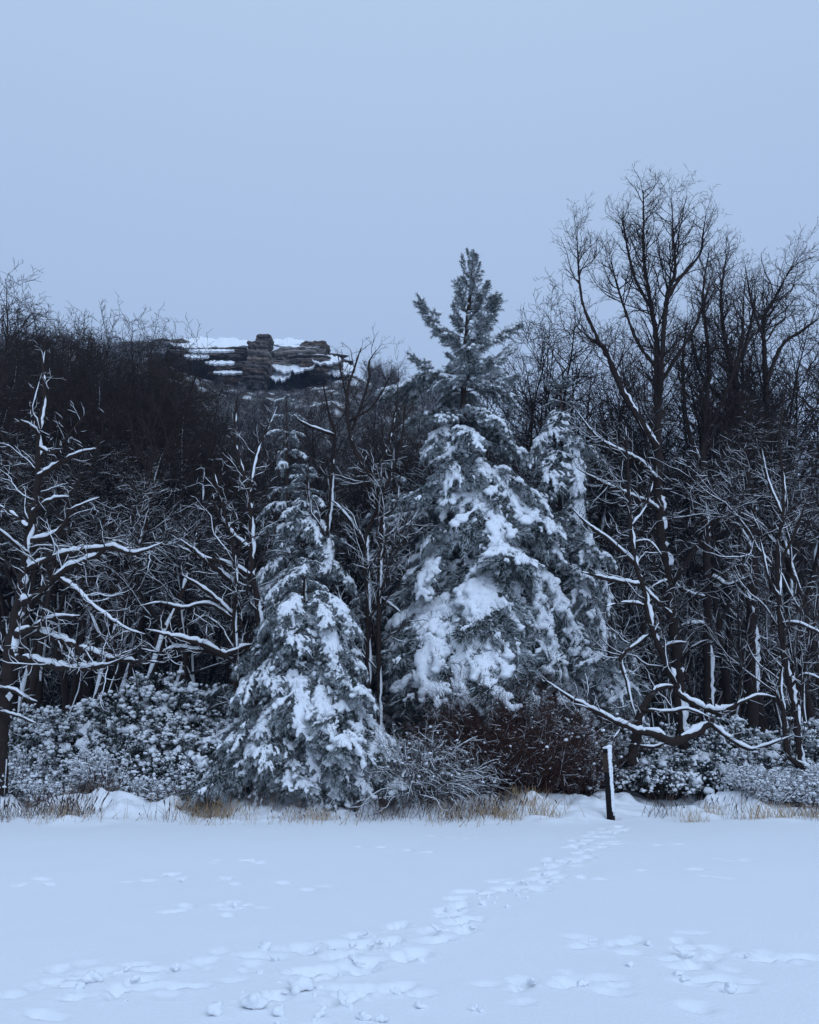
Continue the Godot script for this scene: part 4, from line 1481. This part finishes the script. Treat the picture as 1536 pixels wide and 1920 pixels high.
# ---------------------------------------------------------------- undergrowth
func build_undergrowth() -> void:
	var a := laurel(71, 1.25, 1.7, 900, 0.5)
	var b := laurel(72, 1.05, 1.25, 680, 0.55)
	rng.seed = 73
	var used := {}
	var left := "evergreen shrubs massed left of the broad low pine"
	var lt := "snow dotted evergreen shrub, %s from the left in the mass left of the broad pine"
	var row := [[110, 22.6, 1.15, a], [175, 22.2, 1.05, b], [240, 23.0, 1.3, a], [300, 22.4, 1.2, a], [355, 22.8, 1.25, b], [395, 22.0, 1.0, a], [60, 23.4, 1.2, a], [15, 23.8, 1.2, b], [200, 24.6, 1.6, a], [290, 24.8, 1.7, a], [130, 24.8, 1.5, b], [370, 24.6, 1.6, a], [435, 21.6, 0.8, b], [-20, 22.8, 1.0, a]]
	for q in row:
		var p := at(q[0], 1450, q[1])
		p.y = height(p.x, p.z) - 0.08
		settle_as(q[3], used, lt % place_in(row, q), left, p, rng.randf() * TAU, Vector3.ONE * q[2])
	var right := "evergreen shrubs along the foot of the wood on the right"
	var rt := "snow flecked evergreen shrub, %s from the left at the foot of the right wood"
	row = [[1130, 22.6, 0.85, b], [1190, 22.9, 0.9, a], [1240, 22.2, 0.85, b], [1300, 22.6, 0.95, a], [1350, 22.2, 0.8, b], [1400, 22.8, 0.95, a], [1270, 23.6, 1.0, a], [1360, 23.8, 1.05, a], [1450, 23.2, 1.0, b], [1510, 23.4, 1.0, a], [1215, 23.8, 1.0, b]]
	for q in row:
		var p := at(q[0], 1450, q[1])
		p.y = height(p.x, p.z) - 0.08
		settle_as(q[3], used, rt % place_in(row, q), right, p, rng.randf() * TAU, Vector3.ONE * q[2])
	var mid := "evergreen shrubs under the tall pines"
	var mt := "dark evergreen shrub in the shade under the tall pines, %s from the left"
	row = [[780, 23.6, 1.2, b], [840, 24.0, 1.3, a], [960, 23.8, 1.2, b], [1060, 23.4, 1.1, a], [1020, 24.6, 1.5, a], [1110, 24.2, 1.3, b]]
	for q in row:
		var p := at(q[0], 1450, q[1])
		p.y = height(p.x, p.z) - 0.08
		settle_as(q[3], used, mt % place_in(row, q), mid, p, rng.randf() * TAU, Vector3.ONE * q[2])

	# brown bramble in the middle
	var o := spec({"levels": 2, "per_m": [4.0, 4.0, 3.0], "up": -0.02, "wob": 0.13, "amount": 0.8, "caps": 160, "top": 90.0, "long": 0.7, "min_len": 0.12, "twig": 0.004, "bark": Color(0.060, 0.028, 0.023), "dusted": 0.22, "gaps": 0.45})
	var br := twiggy("bramble", 81, 190, 1.5, 2.5, 0.07, o, 900)
	used = {}
	for q in [[890, 22.0, 0.95, "tall reddish brown bramble below the tallest pine, left part of the thicket"], [985, 21.9, 1.0, "tall reddish brown bramble below the tallest pine, right and darkest part of the thicket"], [1065, 22.2, 0.75, "lower reddish brown bramble between the dark thicket and the wooden post"], [930, 22.9, 1.15, "tallest brown bramble at the back of the thicket below the pine"]]:
		var p := at(q[0], 1470, q[1])
		p.y = height(p.x, p.z) - 0.08
		settle_as(br, used, q[3], "brown brambles below the tall pine", p, rng.randf() * TAU, Vector3(q[2] * 1.05, q[2], q[2] * 0.7))
	o = spec({"levels": 2, "per_m": [4.0, 4.0, 3.0], "up": -0.03, "wob": 0.13, "amount": 1.5, "caps": 300, "top": 90.0, "long": 0.7, "min_len": 0.12, "twig": 0.004, "bark": Color(0.06, 0.044, 0.036), "dusted": 0.75, "gaps": 0.3})
	var gr := twiggy("arching_bush", 82, 120, 0.9, 1.7, 0.16, o, 350)
	used = {}
	for q in [[790, 20.9, 1.0, "greyish arching bush with snowy canes just right of the broad low pine"], [745, 21.5, 0.8, "smaller arching bush tucked against the right side of the broad low pine"], [845, 21.1, 0.75, "arching brown bush in front of the left end of the bramble thicket"]]:
		var p := at(q[0], 1480, q[1])
		p.y = height(p.x, p.z) - 0.06
		settle_as(gr, used, q[3], "arching bushes right of the broad low pine", p, rng.randf() * TAU, Vector3.ONE * q[2])

	# low frosted shrubs along the left edge of the field
	o = spec({"levels": 2, "per_m": [6.0, 6.0, 3.0], "up": 0.04, "wob": 0.13, "amount": 2.4, "caps": 1500, "top": 90.0, "long": 0.4, "min_len": 0.10, "twig": 0.004, "bark": Color(0.055, 0.045, 0.043), "dusted": 0.9, "gaps": 0.15})
	var ls := twiggy("low_shrub", 83, 110, 0.9, 0.75, 0.02, o, 0)
	used = {}
	var lows := [[10, 21.3], [60, 21.8], [105, 21.2], [150, 21.9], [195, 21.4], [245, 21.8], [290, 21.3], [335, 21.7], [385, 21.4], [30, 22.5], [125, 22.6], [215, 22.6], [310, 22.4], [425, 21.6], [-25, 21.7]]
	for q in lows:
		var p := at(q[0], 1480, q[1])
		p.y = height(p.x, p.z) - 0.05
		var s := rng.randf_range(0.85, 1.15)
		settle_as(ls, used, "low twiggy shrub furred with snow, %s from the left along the left field edge" % place_in(lows, q), "low snowy shrubs along the left field edge", p, rng.randf() * TAU, Vector3(s, s * rng.randf_range(0.9, 1.15), s))
	row = [[1440, 20.9, 0.75], [1490, 21.2, 0.9], [1535, 20.9, 0.9], [1400, 21.3, 0.7], [1570, 21.3, 1.0]]
	for q in row:
		var p := at(q[0], 1480, q[1])
		p.y = height(p.x, p.z) - 0.05
		settle_as(ls, used, "low twiggy snowy shrub, %s from the left at the right field edge" % place_in(row, q), "low snowy shrubs at the right field edge", p, rng.randf() * TAU, Vector3.ONE * q[2])


const ORD := ["first", "second", "third", "fourth", "fifth", "sixth", "seventh", "eighth", "ninth", "tenth", "eleventh", "twelfth", "thirteenth", "fourteenth", "fifteenth"]


# place in the row, counted from the left of the photograph
func place_in(list: Array, q: Array) -> String:
	var n := 0
	for o in list:
		if o[0] < q[0]:
			n += 1
	return ORD[n]


# the first of a kind is the source itself, the others are copies
func settle_as(src: Node3D, used: Dictionary, label: String, group: String, p: Vector3, turn: float, size: Vector3) -> void:
	if used.has(src):
		copy(src, label, group, p, turn, size)
		return
	used[src] = true
	src.set_meta("label", label)
	src.set_meta("group", group)
	src.position = p
	src.rotation = Vector3(0, turn, 0)
	src.scale = size


# ---------------------------------------------------------------- grass along the edge of the field
func build_edge() -> void:
	var tan := Color(0.50, 0.34, 0.18)
	var grey := Color(0.20, 0.145, 0.115)
	var straw := tuft_grass(91, 60, 0.26, 0.45, tan, 0.0)
	var stalk := tuft_grass(92, 22, 0.34, 0.55, grey, 0.35)
	var thin := tuft_grass(94, 16, 0.45, 0.40, Color(0.46, 0.32, 0.18), 0.10)
	rng.seed = 93
	var used := {}
	for q in [[385, 19.9, 1.15, "pale straw tuft at the right end of the low shrub row"], [345, 20.1, 0.8, "pale straw tuft just left of the largest straw tuft"], [430, 20.1, 0.9, "straw tuft below the left skirt of the broad low pine"], [600, 19.4, 0.7, "small straw tuft standing forward below the broad low pine"], [845, 20.0, 0.9, "straw tuft in front of the arching bushes"], [905, 20.2, 1.1, "fan of straw under the middle of the bramble thicket"], [945, 19.5, 0.8, "straw tuft farthest forward below the bramble thicket"], [1015, 20.0, 1.1, "leaning straw tuft at the right end of the bramble thicket"], [985, 20.5, 1.0, "straw tuft close against the dark bramble thicket"], [1297, 19.3, 0.7, "straight straw tuft farthest forward right of the post"], [1335, 20.1, 0.6, "straw tuft behind the straight one right of the post"], [1425, 19.6, 1.0, "leaning straw tuft below the right low shrubs"], [1470, 19.5, 0.8, "straw tuft right of the leaning one below the right low shrubs"], [1530, 19.6, 0.8, "straw tuft at the right edge of the field"]]:
		var p := at(q[0], 1520, q[1])
		p.y = height(p.x, p.z)
		settle_as(straw, used, q[3], "pale straw tufts along the field edge", p, rng.randf_range(-0.5, 0.5), Vector3.ONE * q[2])
	var lab := "clump of thin dark dry stalks poking through the snow along the field edge"
	var grp := "dark dry stalks along the field edge"
	for k in 110:
		var px := rng.randf_range(-10.0, 1050.0) if k % 8 != 7 else rng.randf_range(1180.0, 1540.0)
		var d := rng.randf_range(19.3, 21.0)
		if px > 430.0 and px < 1000.0:
			d = rng.randf_range(19.4, 20.8)
		var src := stalk
		if k >= 14 and k % 2 == 0:
			src = thin
			d = rng.randf_range(18.4, 21.8)
		if k < 14:
			px = rng.randf_range(0.0, 140.0)
			d = rng.randf_range(18.9, 19.6)
		var p := at(px, 1520, d)
		p.y = height(p.x, p.z)
		settle_as(src, used, lab if src == stalk else "sparse pale dry stems standing singly in the snow along the field edge", grp if src == stalk else "sparse pale stems along the field edge", p, rng.randf_range(-0.6, 0.6), Vector3.ONE * rng.randf_range(0.55, 1.05))


# ---------------------------------------------------------------- post
func bevel_box(b: Buf, c: Vector3, s: Vector3, bev: float, col: Color) -> void:
	# a box with its four upright edges and its top edge chamfered
	var h := s * 0.5
	var ring := []
	var out := [Vector2(h.x, h.z - bev), Vector2(h.x - bev, h.z), Vector2(-h.x + bev, h.z), Vector2(-h.x, h.z - bev), Vector2(-h.x, -h.z + bev), Vector2(-h.x + bev, -h.z), Vector2(h.x - bev, -h.z), Vector2(h.x, -h.z + bev)]
	for v in out:
		ring.append([c + Vector3(v.x, -h.y, v.y), c + Vector3(v.x, h.y - bev, v.y), c + Vector3(v.x - signf(v.x) * bev, h.y, v.y - signf(v.y) * bev)])
	for k in 8:
		var k1 := (k + 1) % 8
		b.quad(ring[k][0], ring[k1][0], ring[k1][1], ring[k][1], col)
		b.quad(ring[k][1], ring[k1][1], ring[k1][2], ring[k][2], col)
		b.tri(ring[k][2], ring[k1][2], c + Vector3(0, h.y, 0), col)
		b.tri(ring[k1][0], ring[k][0], c - Vector3(0, h.y, 0), col)


func build_post() -> void:
	rng.seed = 95
	var p := on_field(1146, 1537)
	p.y = height(p.x, p.z) - 0.15
	var t := thing("wooden_post", "dark square post with snow plastered on its right side, at the trail end", "post", p)
	t.rotation = Vector3(0, deg_to_rad(-42), deg_to_rad(0.6))
	t.scale = Vector3(1.0, 0.91, 1.0)
	var b := Buf.new()
	bevel_box(b, Vector3(0, 0.86, 0), Vector3(0.13, 1.72, 0.13), 0.008, Color(0.016, 0.014, 0.013))
	part(t, "shaft", made(b, M.post))
	b = Buf.new()
	bevel_box(b, Vector3(-0.004, 1.40, 0.078), Vector3(0.115, 0.44, 0.022), 0.004, Color(0.085, 0.058, 0.042))
	var plate := part(t, "marker_board", made(b, M.post))
	plate.set_meta("label", "paler brown board on the upper front of the post")
	b = Buf.new()
	bevel_box(b, Vector3(-0.03, 1.745, -0.02), Vector3(0.05, 0.06, 0.05), 0.006, Color(0.016, 0.014, 0.013))
	part(t, "peg", made(b, M.post))
	# snow on the right face and on top
	var caps := []
	for k in 16:
		var y := 0.22 + k * 0.098
		for q in 3:
			var w := (q - 1) * 0.040
			var r := 0.024 * rng.randf_range(0.6, 1.3) * (0.62 + 0.5 * k / 16.0)
			if rng.randf() < 0.14 - 0.008 * k:
				continue
			caps.append([Vector3(0.070, y, w), Vector3(0.072, y + 0.09, w + rng.randfn() * 0.003), r, r])
	for q in 4:
		var w := (q - 1.5) * 0.034
		caps.append([Vector3(-0.05, 1.735, w), Vector3(0.07, 1.755 + 0.02 * rng.randf(), w), 0.024, 0.034])
	caps.append([Vector3(-0.02, 1.735, 0.07), Vector3(0.05, 1.735, 0.08), 0.022, 0.022])
	part(t, "snow", made(fused(caps, 0.012), M.snow))


# ---------------------------------------------------------------- lumps of snow kicked up beside the footprints
func build_clumps() -> void:
	rng.seed = 97
	var kinds := []
	for k in 4:
		var b := Buf.new()
		var caps := []
		for e in 5:
			var p := Vector3(rng.randfn() * 0.035, 0.02 + absf(rng.randfn()) * 0.02, rng.randfn() * 0.03)
			caps.append([p, p + Vector3(rng.randfn(), rng.randf(), rng.randfn()) * 0.03, rng.randf_range(0.02, 0.04), rng.randf_range(0.015, 0.03)])
		var m := fused(caps, 0.011)
		for j in m.v.size():
			m.v[j] += m.n[j] * 0.010 * nf.get_noise_3dv(m.v[j] * 260.0 + Vector3(k * 50, 0, 0))
		var o := MeshInstance3D.new()
		o.mesh = made(m, M.snow)
		o.name = numbered("snow_clump")
		add_child(o)
		tag(o, "small clump of snow kicked up beside the footprints", "snow clump", "clumps of snow along the trodden trail")
		kinds.append(o)
	var used := {}
	var spots := [[497, 1778, 1.5], [516, 1800, 1.1], [560, 1860, 2.2], [470, 1890, 2.2], [400, 1905, 1.8], [590, 1785, 0.9], [625, 1780, 0.9], [665, 1775, 1.1], [660, 1800, 1.2], [705, 1770, 0.9], [745, 1860, 1.1], [740, 1775, 1.0], [790, 1800, 1.0], [640, 1880, 1.4], [790, 1885, 1.0], [885, 1888, 1.0], [902, 1893, 0.7], [1000, 1840, 1.1], [1090, 1845, 1.2], [1180, 1815, 1.0], [1215, 1775, 1.1], [1280, 1795, 1.4], [1270, 1830, 1.0], [1290, 1840, 0.9], [1370, 1860, 1.4], [1400, 1795, 0.8], [1110, 1765, 0.8], [180, 1845, 1.8], [150, 1855, 1.2], [235, 1825, 1.0], [330, 1820, 1.0], [250, 1840, 1.0], [905, 1697, 1.3], [820, 1745, 1.2], [1020, 1645, 1.2], [960, 1670, 1.0], [340, 1650, 1.2], [440, 1702, 1.2], [460, 1700, 0.9], [680, 1905, 1.3], [520, 1905, 1.5], [600, 1905, 1.2], [720, 1910, 1.1]]
	for k in 84:
		var q: Array = spots[k] if k < spots.size() else []
		if q.is_empty():
			var t := rng.randf()
			q = [lerpf(1050.0, 420.0, t) + rng.randfn() * (15.0 + 90.0 * t), lerpf(1630.0, 1910.0, pow(t, 1.1)) + rng.randfn() * 10.0, rng.randf_range(0.4, 0.9)]
		var p := on_field(q[0], q[1])
		p.y = height(p.x, p.z) - 0.012
		var s: float = q[2] * 0.48
		settle_as(kinds[k % 4], used, "small clump of snow kicked up beside the footprints", "clumps of snow along the trodden trail", p, rng.randf() * TAU, Vector3(s, s, s))
